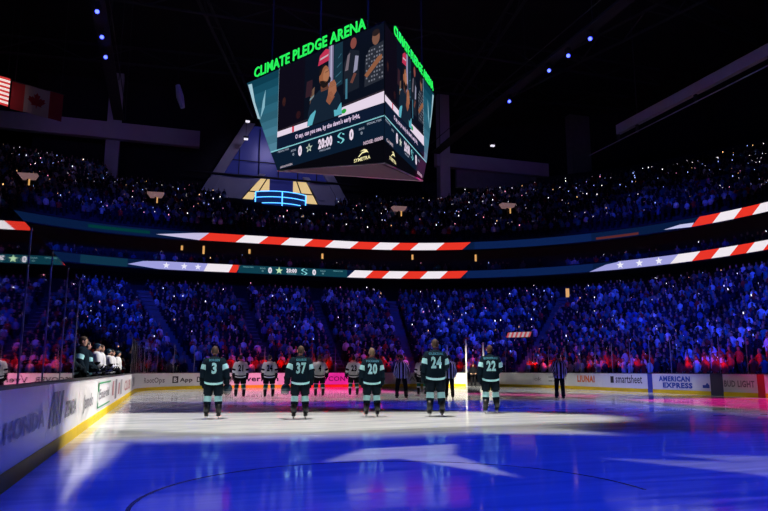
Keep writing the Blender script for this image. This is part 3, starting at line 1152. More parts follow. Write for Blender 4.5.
    put_poly(b, [(3.68, 18.3), (3.75, 18.75), (4.0, 18.93), (4.3, 18.92), (4.0, 18.72), (3.85, 18.4)], f6, 0, BRD)
    put_poly(b, [(3.75, 18.0), (4.0, 17.95), (4.3, 17.85), (4.5, 17.75), (4.35, 17.5), (4.05, 17.48), (3.8, 17.7)], f6, 0, BRD)
    put_poly(b, [(4.2, 18.38), (4.5, 18.42), (4.5, 18.46), (4.2, 18.43)], f6, 0, BRD)
    put_disc(b, 4.52, 17.86, .17, .2, f6, 0, (.008, .010, .016))
    put_poly(b, [(4.45, 17.0), (4.75, 16.6), (5.15, 17.0), (5.1, 17.5), (4.95, 17.75), (4.6, 17.7), (4.5, 17.45)], f5, 0, (.34, .13, .07))
    for k in range(4):
        put_poly(b, [(4.6, 17.36 + .1 * k), (5.02, 17.4 + .1 * k), (5.02, 17.42 + .1 * k), (4.6, 17.38 + .1 * k)], f6, 0, (.16, .05, .03))
    put_poly(b, [(4.3, 16.6), (4.6, 16.3), (5.0, 16.7), (4.75, 17.1), (4.5, 17.1)], f5, 0, (.26, .09, .05))
    # caption
    put_poly(b, [(0, 14.64), (8.74, 14.64), (8.74, 15.32), (0, 15.42)], f5, 0, CAPB)
    put_text(b, "O say, can you see, by the dawn's early light,", 1.7, 14.93, 5.3, .27, f6, 0, (.72, .56, .78), .035)
    return b


b = screen(P_left, 0, 0, 0, 8.74)
f0, f1, f2, f3 = (P_left(.012 + .008 * i) for i in range(4))


def score(b, f1, f2, x0b, x0t):
    put_poly(b, [(x0b, 13.32), (8.74, 12.02), (8.74, 14.58), (x0t, 14.58)], f0_, 0, (.002, .002, .004))
    put_poly(b, [(x0b, 13.34), (0, 13.3), (8.74, 13.3), (8.74, 14.58), (x0t, 14.58)], f1, 0, (.003, .011, .028))
    put_poly(b, [(x0t, 14.56), (8.74, 14.57), (8.74, 14.65), (x0t, 14.64)], f2, 0, (.22, .55, .62))
    lt = (.30, .34, .44)
    wt = (.80, .68, .82)
    put_text(b, 'PENALTIES', .1, 14.4, 1.0, .12, f2, 0, lt)
    put_text(b, 'SOG', 1.3, 14.2, .45, .13, f2, 0, lt)
    put_text(b, '0', 1.45, 13.93, .15, .17, f2, 0, lt)
    put_text(b, '0', 1.95, 13.83, .33, .58, f2, 0, wt, .06)
    put_star(b, 2.9, 14.1, .3, f2, 0, (.55, .62, .52))
    put_star(b, 2.9, 14.1, .17, f3_, 0, (.03, .07, .05))
    put_text(b, '20:00', 3.68, 13.88, 1.15, .54, f2, 0, wt, .06)
    put_text(b, 'PREGAME', 3.8, 13.66, .9, .11, f2, 0, lt)
    swoosh_s(b, 5.52, 14.1, .55, .64, f2, (.18, .58, .64))
    put_text(b, '0', 6.17, 13.83, .33, .58, f2, 0, wt, .06)
    put_text(b, 'SOG', 6.9, 14.2, .4, .13, f2, 0, lt)
    put_text(b, '0', 7.03, 13.93, .15, .17, f2, 0, lt)
    put_text(b, 'PENALTIES', 7.5, 14.36, 1.05, .12, f2, 0, lt)
    put_text(b, '#SEAKRAKEN', .35, 13.37, 1.1, .13, f2, 0, (.5, .42, .5))
    put_text(b, 'NOISE: 00000', 7.25, 13.29, 1.4, .2, f2, 0, (.62, .46, .58), .03)
    yl = (.95, .86, .45)
    put_text(b, 'SYMETRA', 6.55, 12.44, 1.2, .2, f2, 0, yl, .02)
    put_poly(b, [(6.85, 12.7), (7.15, 12.92), (7.45, 12.95), (7.5, 12.85), (7.15, 12.84), (6.95, 12.7)], f2, 0, yl)
    put_poly(b, [(7.0, 12.98), (7.3, 13.06), (7.5, 12.98), (7.62, 12.78), (7.45, 12.9), (7.25, 12.98)], f2, 0, yl)


f0_, f3_ = P_left(.006), P_left(.03)
score(b, P_left(.012), P_left(.02), .07, -.6)
b.xform(SMi).build('video_screen', M['led'], sb)
b = screen(P_right, 0, 0, 0, 8.74)


def score_right(b):
    """same score line on the second face, its right end tapering"""
    fa, fb, fc, fd = P_right(.006), P_right(.012), P_right(.02), P_right(.03)
    put_poly(b, [(0, 12.02), (8.41, 12.99), (9.44, 14.4), (0, 14.56)], fa, 0, (.002, .002, .004))
    put_poly(b, [(0, 13.2), (8.6, 13.2), (9.4, 14.38), (0, 14.56)], fb, 0, (.003, .011, .028))
    put_poly(b, [(0, 14.55), (9.4, 14.38), (9.42, 14.46), (0, 14.63)], fc, 0, (.22, .55, .62))
    lt, wt = (.30, .34, .44), (.80, .68, .82)
    put_text(b, 'PENALTIES', .1, 14.36, 1.0, .12, fc, 0, lt)
    put_text(b, 'SOG', 1.3, 14.16, .45, .13, fc, 0, lt)
    put_text(b, '0', 2.2, 13.75, .4, .58, fc, 0, wt, .06)
    put_star(b, 3.15, 14.0, .3, fc, 0, (.55, .62, .52))
    put_text(b, '20:00', 3.95, 13.78, 1.25, .54, fc, 0, wt, .06)
    put_text(b, 'PREGAME', 4.1, 13.56, .9, .11, fc, 0, lt)
    swoosh_s(b, 5.75, 13.95, .55, .64, fc, (.18, .58, .64))
    put_text(b, '0', 6.5, 13.62, .4, .58, fc, 0, wt, .06)
    put_text(b, 'SOG', 7.2, 13.95, .4, .13, fc, 0, lt)
    put_text(b, 'GAME', .3, 13.28, 1.3, .18, fc, 0, (.45, .36, .42), .03)
    put_text(b, '#SEAKRAKEN', 7.0, 13.1, 1.2, .2, fc, 0, (.6, .45, .55), .03)
    yl = (.95, .86, .45)
    put_text(b, 'SYMETRA', .9, 12.42, 1.3, .2, fc, 0, yl, .02)
    put_poly(b, [(1.2, 12.68), (1.5, 12.9), (1.8, 12.93), (1.85, 12.83), (1.5, 12.82), (1.3, 12.68)], fc, 0, yl)
    put_poly(b, [(1.35, 12.96), (1.65, 13.04), (1.85, 12.96), (1.97, 12.76), (1.8, 12.88), (1.6, 12.96)], fc, 0, yl)


score_right(b)
b.xform(SMi).build('video_screen', M['led'], sb)


def wing(fn, pts, s0):
    """teal side panel with the pale tentacle mark"""
    b = MB()
    (xa, za), (xb, zb), (xc, zc) = pts       # top outer, top inner, bottom
    n = 10
    for i in range(n):
        k0, k1 = i / n, (i + 1) / n
        q = 0.6 + 1.0 * k0
        z0, z1 = za + (zc - za) * k0, za + (zc - za) * k1
        x0, x1 = xa + (xc - xa) * k0, xa + (xc - xa) * k1
        m = 5
        for j in range(m):
            v = .8 + .4 * ((i * 7 + j * 5) % 5) / 5
            j0, j1 = j / m, (j + 1) / m
            b.add([fn(.012)(x0 + (xb - x0) * j0, z0), fn(.012)(x0 + (xb - x0) * j1, z0), fn(.012)(x1 + (xb - x1) * j1, z1), fn(.012)(x1 + (xb - x1) * j0, z1)],
                  [[0, 1, 2, 3]], 0, (.022 * q ** 3 * v, .115 * q ** 1.4 * v, .175 * q ** 1.2 * v))
    sgn = 1 if xb > xa else -1
    f = fn(.02)
    W_ = (.36, .56, .64)
    put_poly(b, [(xa + .15 * sgn, za - .15), (xa + .55 * sgn, za - .2), (xa + .95 * sgn, za - 1.6), (xa + 1.55 * sgn, za - 2.9), (xa + 1.3 * sgn, za - 2.8), (xa + .75 * sgn, za - 1.6)], f, 0, W_)
    put_poly(b, [(xa + 1.55 * sgn, za - 2.9), (xa + 1.95 * sgn, za - 2.2), (xa + 2.0 * sgn, za - 1.0), (xa + 1.75 * sgn, za - 1.7), (xa + 1.65 * sgn, za - 2.3)], f, 0, (.22, .44, .54))
    put_poly(b, [(xb, 14.7), (xb + .07 * sgn, 14.7), (xb + .07 * sgn, 19.95), (xb, 19.95)], f, 0, (.35, .5, .6))
    return b


wing(P_left, [(8.74 - 12.03, 19.95), (-.02, 19.95), (8.74 - 9.36, 14.62)], 0).xform(SMi).build('wing_panel', M['led'], sb)
kR = 8.74 / 7.5
wing(P_right, [(10.25 * kR, 19.95), (8.76, 19.95), (8.15 * kR, 14.45)], 0).xform(SMi).build('wing_panel', M['led'], sb)


for fn, x0, x1, h in ((P_left, 8.74 - 11.25, 8.74 - 1.36, .70), (P_right, 1.6 * kR, 9.97 * kR, .62)):
    b = MB()
    put_text(b, 'CLIMATE PLEDGE ARENA', x0, 20.08, x1 - x0, h, fn(.05), 0, None, .018)
    nv = len(b.v)
    # give the letters depth: a second skin behind and side walls
    from collections import Counter
    ed = Counter()
    for f in b.f:
        for i in range(len(f)):
            a_, c_ = f[i], f[(i + 1) % len(f)]
            ed[(min(a_, c_), max(a_, c_))] += 1
    q0, q1 = Vector(fn(.05)(0, 0)), Vector(fn(0.0)(0, 0))
    dv = q1 - q0
    b.v += [tuple(Vector(p) + dv) for p in b.v[:nv]]
    for (a_, c_), n_ in ed.items():
        if n_ == 1:
            b.f.append([a_, c_, c_ + nv, a_ + nv]); b.m.append(0); b.c.append(None)
    b.xform(SMi).build('sign_lettering', M['green_led'], sb)
mb = MB()
mb.tube([PLu(11.6, 19.98), PLu(0, 19.98)], .05, 6)
mb.tube([PRu(9.9, 19.98), PRu(0, 19.98)], .05, 6)
mb.xform(SMi).build('sign_rail', M['black'], sb)
for p in (PLu(1.2, 19.9), PLu(10.5, 19.9), PRu(8.8, 19.9), PLu(5.5, 19.9)):
    q = (p[0] * .9 + 11 * .1, p[1] * .92 + 38 * .08)
    b = MB(); b.tube([(q[0], q[1], 19.9), (q[0], q[1], 40.5)], .05, 6)
    b.xform(SMi).build('cable', M['black'], sb)


# ------------------------------------------------------------------ people
def skin_body(pose):
    """continuous body grown on a skeleton; faces +Y, 1.80 tall, feet at z=0"""
    V, E_, R_ = [], [], []

    def v(p, r, parent=None):
        V.append(p)
        R_.append(r if isinstance(r, tuple) else (r, r))
        if parent is not None:
            E_.append((parent, len(V) - 1))
        return len(V) - 1
    z0 = pose.get('drop', 0.0)
    lean = pose.get('lean', 0.0)
    pel = v((0, 0, .95 - z0), (.15, .12))
    bel = v((0, lean * .3, 1.12 - z0), (.14, .11), pel)
    ch = v((0, lean * .7, 1.33 - z0), (.17, .12), bel)
    nb = v((0, lean, 1.49 - z0), .065, ch)
    v((0, lean + .01, 1.58 - z0), .055, nb)
    for sd in (-1, 1):
        arm = pose['arm_r' if sd > 0 else 'arm_l']
        cl = v((sd * .12, lean * .9, 1.43 - z0), .075, ch)
        sh = v((sd * .195, lean * .9, 1.43 - z0), .065, cl)
        pr = sh
        for p, r in zip(arm, (.047, .033, .038)):
            pr = v((sd * p[0], p[1] + lean * .6, p[2] - z0), r, pr)
        leg = pose.get('leg', [(.12, .02, .50), (.14, -.02, .09), (.15, .12, .035)])
        hip = v((sd * .10, 0, .90 - z0), .10, pel)
        pr = hip
        for p, r in zip(leg, (.066, .042, .032)):
            pr = v((sd * p[0], p[1], p[2]), r, pr)
    me = bpy.data.meshes.new('body')
    me.from_pydata(V, E_, [])
    ob = bpy.data.objects.new('body', me)
    COL.objects.link(ob)
    sk = ob.modifiers.new('skin', 'SKIN')
    sk.use_smooth_shade = True
    if not me.skin_vertices:
        me.attributes.new('skin', 'FLOAT', 'POINT')
    for i, r in enumerate(R_):
        me.skin_vertices[0].data[i].radius = r
        me.skin_vertices[0].data[i].use_root = (i == 0)
    ss = ob.modifiers.new('sub', 'SUBSURF')
    ss.levels = ss.render_levels = 1
    dg = bpy.context.evaluated_depsgraph_get()
    dg.update()
    out = bpy.data.meshes.new_from_object(ob.evaluated_get(dg))
    vs = [tuple(p.co) for p in out.vertices]
    fs = [list(p.vertices) for p in out.polygons]
    bpy.data.objects.remove(ob)
    bpy.data.meshes.remove(me)
    bpy.data.meshes.remove(out)
    b = MB()
    b.add(vs, fs, 0)
    # head with face
    hx, hy, hz = 0.0, lean + .015, 1.555 - z0
    b.loft([(hx, hy + .045, hz, .028, .03), (hx, hy + .03, hz + .03, .054, .062), (hx, hy + .015, hz + .07, .068, .086), (hx, hy + .005, hz + .12, .076, .097),
            (hx, hy, hz + .165, .077, .099), (hx, hy - .005, hz + .205, .066, .086), (hx, hy - .005, hz + .235, .04, .055), (hx, hy - .005, hz + .246, .012, .016)], 14, 0)
    b.tube([(0, hy + .09, hz + .135), (0, hy + .118, hz + .09), (0, hy + .095, hz + .082)], [.012, .018, .012], 6, 0)
    for sd in (-1, 1):
        b.ball((sd * .078, hy - .005, hz + .11), (.020, .028, .038), 8, 0)
        b.ball((sd * .030, hy + .092, hz + .125), (.013, .010, .009), 6, 1)
    b.box((0, hy + .094, hz + .052), (.045, .012, .010), 2)
    # hands: four fingers and a thumb
    if not pose.get('gloved'):
        for sd in (-1, 1):
            arm = pose['arm_r' if sd > 0 else 'arm_l']
            w_, h_ = Vector(arm[1]), Vector(arm[2])
            d = (h_ - w_).normalized()
            side = Vector((0, 1, 0)) if abs(d.y) < .8 else Vector((0, 0, 1))
            cr = d.cross(side).normalized()

            def fx(p):
                return (sd * p.x, p.y + lean * .6, p.z - z0)
            for k, ln in enumerate((.070, .082, .078, .060)):
                base = h_ + side * (.027 - .018 * k) + d * .02
                b.tube([fx(base), fx(base + d * ln * .55 + cr * .004), fx(base + d * ln * .9 - cr * .022 * 1)], [.0095, .009, .007], 5, 0)
            tb = w_ + d * .03 + side * .03
            b.tube([fx(tb), fx(tb + d * .03 + side * .025), fx(tb + d * .062 + side * .03)], [.011, .010, .008], 5, 0)
    return b


def hair_mb(z0=0.0, lean=0.0, full=1.0, low=0.075):
    hy, hz = lean + .015, 1.555 - z0
    b = MB()
    n = 16
    prof = [(low, .080, .104), (.12, .084, .108), (.165, .085, .109), (.205, .074, .096), (.238, .047, .064), (.256, .012, .016)]
    vs, fs = [], []
    for (z, rx, ry) in prof:
        for k in range(n):
            a = 2 * PI * k / n
            fy = max(0, math.sin(a))
            zz = z + (0.20 - z) * (fy ** .7) * (1 if z < .2 else 0)
            sh = 1.0 if z > .19 or fy < .2 else 1.0
            vs.append((rx * math.cos(a) * full * sh, hy - .006 + ry * math.sin(a) * full, hz + zz))
    for s in range(len(prof) - 1):
        for k in range(n):
            q = (k + 1) % n
            fs.append([s * n + k, s * n + q, (s + 1) * n + q, (s + 1) * n + k])
    fs.append([(len(prof) - 1) * n + k for k in range(n)])
    b.add(vs, fs)
    return b


ARM_DOWN = [(.262, -.03, 1.16), (.278, .05, .93), (.275, .07, .84)]
ARM_OUT = [(.30, -.05, 1.17), (.335, .06, .95), (.335, .09, .87)]
ARM_BACK = [(.28, -.10, 1.17), (.20, -.19, .97), (.09, -.20, .94)]
ARM_HEART = [(.30, .08, 1.17), (.10, .22, 1.28), (.0, .24, 1.31)]
ARM_FRONT = [(.27, .0, 1.16), (.20, .21, 1.02), (.10, .26, 1.0)]


_num_cache = {}


def back_text(b, s, zc, h, width, ry, rx, cy, mi):
    """letters wrapped onto the back of a torso of half axes rx, ry"""
    def f(x, z):
        q = max(-.97, min(.97, x / (rx * .92)))
        return (x, cy - ry * (1 - abs(q) ** 2.5) ** .4 - .014, z)
    vs, fs, wd = text2d(s, .045)
    # seen from behind (looking along +Y) x runs to the right
    b.add([f(-width / 2 + v[0] * width / wd, zc - h / 2 + v[1] * h) for v in vs], fs, mi)


def jersey_mb(arms, kind, number, name, lean=0.0, z0=0.0):
    """loose hockey jersey with sleeves, bands, name and number on the back"""
    b = MB()
    hem = .84 - z0
    rings = []
    prof = [(0, .262, .185), (.055, .268, .192), (.11, .268, .195), (.22, .262, .190), (.36, .268, .188), (.48, .285, .182), (.56, .275, .168), (.615, .225, .145), (.66, .14, .11), (.70, .085, .085)]
    for dz, rx, ry in prof:
        k = dz / .7
        rings.append((0, lean * k, hem + dz, rx, ry))
    n = 24
    vs, fs, ms = [], [], []
    for i, (cx, cy, cz, rx, ry) in enumerate(rings):
        for k in range(n):
            a = 2 * PI * k / n
            sag = -.045 * max(0, -math.sin(a)) ** 2 if i < 3 else 0
            ca, sa = math.cos(a), math.sin(a)
            e = .8
            vs.append((cx + .92 * rx * math.copysign(abs(ca) ** e, ca), cy + ry * math.copysign(abs(sa) ** e, sa), cz + sag))
    for s in range(len(rings) - 1):
        for k in range(n):
            q = (k + 1) % n
            fs.append([s * n + k, s * n + q, (s + 1) * n + q, (s + 1) * n + k])
            if kind == 'kraken':
                ms.append(1 if s == 0 else 0)
            elif kind == 'stars':
                ms.append(1 if s == 1 else (0))
            elif kind == 'referee':
                ms.append(1 if (k // 1) % 2 else 0)
            else:
                ms.append(0)
    fs.append([k for k in range(n)][::-1]); ms.append(0)
    fs.append([(len(rings) - 1) * n + k for k in range(n)]); ms.append(0)
    b.add(vs, fs, ms)
    for sd in (-1, 1):
        arm = arms[1 if sd > 0 else 0]
        S = Vector((.178, lean * .9, 1.425 - z0))
        El = Vector(arm[0]) + Vector((0, lean * .6, -z0))
        Wr = Vector(arm[1]) + Vector((0, lean * .6, -z0))
        fat = .90 if kind in ('kraken', 'stars') else .72
        pts = [S - (El - S) * .22, S, S.lerp(El, .46), S.lerp(El, .90), El.lerp(Wr, .1), El.lerp(Wr, .5), El.lerp(Wr, .72), El.lerp(Wr, .84)]
        rs = [r * fat for r in (.085, .118, .120, .112, .105, .098, .093, .088)]
        pts = [(sd * p.x, p.y, p.z) for p in pts]

        def smi(s):
            if kind == 'kraken':
                return 1 if s == 2 else 0
            if kind == 'stars':
                return 1 if s in (3, 5) else 0
            if kind == 'referee':
                return s % 2
            return 0
        if kind == 'referee':
            nn = 12
            b.tube(pts, rs, nn, 0)
            c0 = len(b.f) - (nn * (len(pts) - 1) + 2)
            for i in range(c0, len(b.f) - 2):
                b.m[i] = (i - c0) % nn % 2
        else:
            b.tube(pts, rs, 12, smi)
    if number:
        back_text(b, number, 1.235 - z0, .27, .13 * len(number) if '1' not in number else .11 * len(number), .188, .275, lean * .55, 2)
        if name:
            back_text(b, name, 1.44 - z0, .058, min(.40, .045 * len(name)), .172, .28, lean * .8, 3)
    return b


def glove_mb(arm, sd, lean, z0):
    """padded hockey glove: flared cuff, padded back, four bent finger rolls and a thumb"""
    b = MB()
    El = Vector(arm[0]) + Vector((0, lean * .6, -z0))
    Wr = Vector(arm[1]) + Vector((0, lean * .6, -z0))
    Hd = Vector(arm[2]) + Vector((0, lean * .6, -z0))
    d = (Hd - Wr).normalized()

    def X(p): return (sd * p.x, p.y, p.z)
    a = Wr - d * .06
    b.tube([X(a), X(a + d * .05), X(a + d * .11), X(Hd), X(Hd + d * .05)], [.092, .090, .076, .082, .072], 10, 0)
    side = Vector((0, 1, 0)) if abs(d.y) < .8 else Vector((0, 0, 1))
    inn = Vector((-1, 0, 0))
    for k in range(4):
        p = Hd + side * (.048 - .032 * k) + d * .05
        b.tube([X(p), X(p + d * .06), X(p + d * .085 + inn * .05)], [.025, .026, .021], 6, 0)
    p = Wr + side * .05 + d * .04
    b.tube([X(p), X(p + side * .035 + d * .05), X(p + side * .03 + d * .10 + inn * .02)], [.022, .024, .018], 6, 0)
    return b


def shorts_mb(z0, leg, lean=0):
    b = MB()
    b.loft([(0, 0, .80 - z0, .215, .165), (0, 0, .93 - z0, .215, .165), (0, 0, 1.02 - z0, .19, .15)], 16, 0)
    for sd in (-1, 1):
        k = Vector(leg[0])
        hp = Vector((.115, 0, .90 - z0))
        p1 = hp.lerp(k, .88)
        b.tube([(sd * hp.x, hp.y, hp.z), (sd * hp.lerp(k, .4).x, hp.lerp(k, .4).y, hp.lerp(k, .4).z), (sd * p1.x, p1.y, p1.z)], [.135, .132, .122], 12, 0)
    return b


def trousers_mb(z0, leg):
    b = MB()
    b.loft([(0, 0, .82 - z0, .18, .13), (0, 0, .93 - z0, .18, .135), (0, 0, 1.05 - z0, .165, .125)], 16, 0)
    for sd in (-1, 1):
        pts = [Vector((.095, 0, .92 - z0)), Vector(leg[0]), Vector(leg[1]) + Vector((0, 0, -.03))]
        pts = [pts[0], pts[0].lerp(pts[1], .5), pts[1], pts[1].lerp(pts[2], .5), pts[2]]
        b.tube([(sd * p.x, p.y, p.z) for p in pts], [.11, .105, .09, .08, .08], 12, 0)
    return b


def sock_mb(leg, sd):
    b = MB()
    K, A = Vector(leg[0]), Vector(leg[1])
    top = K + (K - A).normalized() * .06
    ks = (0, .12, .42, .55, .62, 1.0)
    rs = (.088, .094, .098, .092, .086, .066)
    b.tube([(sd * top.lerp(A, k).x, top.lerp(A, k).y, top.lerp(A, k).z) for k in ks], list(rs), 12, lambda s: 1 if s in (1,) else (0))
    return b


def skate(parent, leg, sd, z_ice=-.075):
    A, Tt = Vector(leg[1]), Vector(leg[2])
    x = sd * A.x
    b = MB()
    b.tube([(x, A.y - .005, A.z + .20), (x, A.y - .015, A.z + .08), (x, A.y, A.z - .02)], [.078, .072, .068], 10, 0)
    vs_ = [(x + 0, A.y + .02, .04, .050, .13), (x, A.y + .075, .055, .048, .125)]
    b.loft([(x, A.y + .065, 0.0, .052, .165), (x, A.y + .065, .04, .060, .172), (x, A.y + .05, .085, .045, .125), (x, A.y + .02, .12, .035, .07)], 12, 0)
    so = b.build('skate', M['skate'], parent, True)
    b = MB()
    b.box((x, A.y + .14, -.025), (.03, .06, .05), 1)
    b.box((x, A.y - .02, -.025), (.03, .06, .05), 1)
    b.box((x, A.y + .06, -.035), (.02, .26, .022), 1)
    b.box((x, A.y + .06, -.058), (.006, .30, .034), 0)
    b.build('blade', [M['blade'], M['holder']], so)
    return so


def shoe(parent, leg, sd):
    A = Vector(leg[1])
    x = sd * A.x
    b = MB()
    b.loft([(x, A.y + .06, 0.0, .045, .145), (x, A.y + .06, .05, .045, .14), (x, A.y + .02, .10, .04, .075)], 12, 0)
    return b.build('shoe', M['skate'], parent, True)


def person(kind, label, loc, face, height, arms=(ARM_DOWN, ARM_DOWN), number=None, pname=None, hair='hair_dark', cat='person', group=None,
           low=.075, spread=.14, lean=0.0, headgear=None, on_skates=True, name=None):
    """face: heading in degrees, 0 = +Y, clockwise positive. loc: where the skates touch."""
    k = height / (1.80 + (.075 if on_skates else 0.0))
    r = empty(name or {'kraken': 'hockey_player', 'stars': 'hockey_player', 'referee': 'linesman'}.get(kind, 'person'), loc, -math.radians(face), k)
    tag(r, label, cat, group)
    lift = .075 if on_skates else 0.0
    leg = [(spread * .86, .015, .50), (spread, -.02, .10), (spread + .01, .12, .035)]
    pose = {'arm_l': arms[0], 'arm_r': arms[1], 'leg': leg, 'lean': lean, 'gloved': kind in ('kraken', 'stars')}
    Up = Matrix.Translation((0, 0, lift))

    def put(b, nm, mats, sm=True, par=r):
        return b.xform(Up).build(nm, mats, par, sm)
    put(skin_body(pose), 'body', [M['skin'], M['eye'], M['lip']])
    if headgear == 'helmet':
        hb = hair_mb(0, lean, 1.22, .06)
        put(hb, 'helmet', M['helmet'])
    elif headgear == 'cap':
        hb = hair_mb(0, lean, 1.06, .10)
        hb.box((0, lean + .15, 1.555 + .165), (.13, .12, .014))
        put(hb, 'cap', M['hair_fair'])
    else:
        put(hair_mb(0, lean, 1.0, low), 'hair', M[hair])
    if kind == 'kraken':
        jm = [M['navy'], M['iceblue'], M['iceblue'], M['teal']]
        pm, sm_ = M['pants'], [M['navy'], M['iceblue']]
    elif kind == 'stars':
        jm = [M['white_knit'], M['black_knit'], M['black_knit'], M['green_knit']]
        pm, sm_ = M['black_knit'], [M['white_knit'], M['green_knit']]
    elif kind == 'referee':
        jm = [M['black_knit'], M['stripe_w']]
        pm = M['black_knit']
    else:
        jm = [M['black_knit']] if kind == 'suit' else [M['tan']]
        pm = M['black_knit']
    put(jersey_mb(arms, kind, number, pname, lean), 'jersey' if kind in ('kraken', 'stars') else ('striped_shirt' if kind == 'referee' else 'jacket'), jm, True)
    if kind in ('kraken', 'stars'):
        put(shorts_mb(0, leg), 'hockey_shorts', pm)
        for sd in (-1, 1):
            put(sock_mb(leg, sd), 'sock', sm_)
            put(glove_mb(arms[1 if sd > 0 else 0], sd, lean, 0), 'glove', M['pants'] if kind == 'kraken' else M['black_knit'])
    else:
        put(trousers_mb(0, leg), 'trousers', pm)
    for sd in (-1, 1):
        if on_skates:
            so = skate(r, leg, sd)
            so.location.z += lift
        else:
            shoe(r, leg, sd)
    return r, k


def held_helmet(r, k, arm, sd, label, loc, face):
    """a helmet carried by hand, a thing of its own"""
    a = -math.radians(face)
    p = Vector((sd * (arm[2][0] + .03), arm[2][1] + .06, arm[2][2] + .075 - .14)) * k
    q = Matrix.Rotation(a, 4, 'Z') @ p
    h = empty('hockey_helmet', (loc[0] + q.x, loc[1] + q.y, loc[2] + q.z - .1), a + .4, k)
    tag(h, label, 'helmet')
    b = MB()
    b.loft([(0, 0, .0, .115, .135), (0, 0, .07, .12, .14), (0, 0, .13, .105, .125), (0, 0, .175, .07, .085), (0, 0, .19, .02, .025)], 14, 0)
    b.build('shell', M['helmet'], h, True)
    b = MB()
    b.loft([(0, .03, -.06, .10, .125), (0, .03, .02, .112, .128)], 14, 0, False)
    b.build('visor', M['visor'], h, True)
    b = MB(); b.tube([(-.1, 0, 0), (-.05, .02, -.09), (.05, .02, -.09), (.1, 0, 0)], .008, 6)
    b.build('chin_strap', M['black'], h)


KG = 'players in dark jerseys lined up on the ice'
kr = [
    ('3', 'BORGEN', (1.25, 18.3), 1.86, (ARM_DOWN, ARM_OUT), 'hair_brown', 'hockey player in dark jersey numbered 3, leftmost of the dark row', 4, None),
    ('37', 'GOURDE', (3.4, 17.6), 1.87, (ARM_OUT, ARM_DOWN), 'hair_brown', 'hockey player in dark jersey numbered 37 with brown hair', 6, None),
    ('20', 'TOLVANEN', (5.4, 17.75), 1.84, (ARM_DOWN, ARM_DOWN), 'hair_fair', 'hockey player in dark jersey numbered 20 with fair hair', 12, None),
    ('24', 'OLEKSIAK', (7.1, 17.35), 2.09, (ARM_DOWN, ARM_FRONT), 'hair_brown', 'tallest hockey player in dark jersey numbered 24', 14, None),
    ('22', 'BJORKSTRAND', (9.15, 18.1), 1.97, (ARM_DOWN, ARM_FRONT), 'hair_red', 'hockey player in dark jersey numbered 22, rightmost of the dark row', 18, None),
]
for nb, nm, (x, y), h, arms, hr, lb, fc, hg in kr:
    r, k = person('kraken', lb, (x, y, .003), fc, h, arms, nb, nm, hr, group=KG, low=.05, spread=.155)
    if nb == '3':
        held_helmet(r, k, ARM_OUT, 1, 'dark helmet with visor held low by the leftmost dark jersey player', (x, y, 0), fc)
    if nb == '37':
        held_helmet(r, k, ARM_OUT, -1, 'dark helmet with visor held low by the second dark jersey player from the left', (x, y, 0), fc)
SG = 'players in white jerseys lined up farther away'
st = [
    ('21', None, (3.3, 31.3), 1.92, (ARM_DOWN, ARM_DOWN), 'hair_dark', 'hockey player in white jersey numbered 21 beside the player numbered 3', 4),
    ('24', None, (4.55, 30.9), 1.92, (ARM_DOWN, ARM_DOWN), 'hair_dark', 'hockey player in white jersey numbered 24 left of the dark 37', 6),
    ('4', None, (6.95, 31.3), 1.92, (ARM_DOWN, ARM_OUT), 'hair_brown', 'hockey player in white jersey just right of the dark 37', 8),
    ('23', None, (8.75, 31.8), 1.92, (ARM_OUT, ARM_DOWN), 'hair_dark', 'hockey player in white jersey just left of the dark 20', 12),
    ('16', None, (12.2, 31.6), 1.92, (ARM_DOWN, ARM_DOWN), 'hair_dark', 'hockey player in white jersey half hidden left of the tall 24', 14),
]
for nb, nm, (x, y), h, arms, hr, lb, fc in st:
    person('stars', lb, (x, y, .003), fc, h, arms, nb, nm, hr, group=SG, low=.06, spread=.17)
LG = 'officials in striped shirts on the ice'
person('referee', 'linesman in striped shirt with dark glove standing between players 20 and 24', (9.65, 27.4, .003), 10, 1.90, (ARM_DOWN, ARM_OUT), hair='hair_dark', group=LG, spread=.2)
person('referee', 'linesman in striped shirt standing just right of player 24', (11.95, 27.6, .003), 14, 1.90, (ARM_DOWN, ARM_DOWN), hair='hair_dark', group=LG)
person('referee', 'referee in striped shirt standing alone at the right', (16.1, 25.4, .003), 22, 1.92, (ARM_BACK, ARM_DOWN), hair='hair_dark', group=LG)
(x, y), _, (nx, ny) = RINK.frame((GA + GB) / 2)
person('suit', 'person in dark suit standing in the open corner gate', (x + nx * .3, y + ny * .3, .003), 200, 1.72, (ARM_FRONT, ARM_FRONT), hair='hair_brown', on_skates=False)
# added panel whose stripes imitate the ribbon's reflection in the far corner glass
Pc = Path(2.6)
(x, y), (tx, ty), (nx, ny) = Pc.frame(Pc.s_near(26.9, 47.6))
r = empty('ribbon_reflection_panel', (x, y, .5), math.atan2(ty, tx))
tag(r, 'added red and white panel imitating the ribbon reflection in the far corner glass', 'panel')
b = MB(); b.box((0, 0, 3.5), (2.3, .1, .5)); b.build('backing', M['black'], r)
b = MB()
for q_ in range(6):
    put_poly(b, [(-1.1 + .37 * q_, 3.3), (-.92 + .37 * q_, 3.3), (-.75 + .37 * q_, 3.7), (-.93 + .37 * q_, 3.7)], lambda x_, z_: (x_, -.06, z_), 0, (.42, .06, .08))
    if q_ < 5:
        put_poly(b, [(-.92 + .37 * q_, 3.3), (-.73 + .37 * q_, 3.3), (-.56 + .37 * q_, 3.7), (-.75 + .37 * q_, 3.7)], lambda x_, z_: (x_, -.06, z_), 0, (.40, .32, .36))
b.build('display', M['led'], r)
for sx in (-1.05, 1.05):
    b = MB(); b.box((sx, 0, 1.6), (.06, .06, 3.4)); b.build('post', M['black'], r)
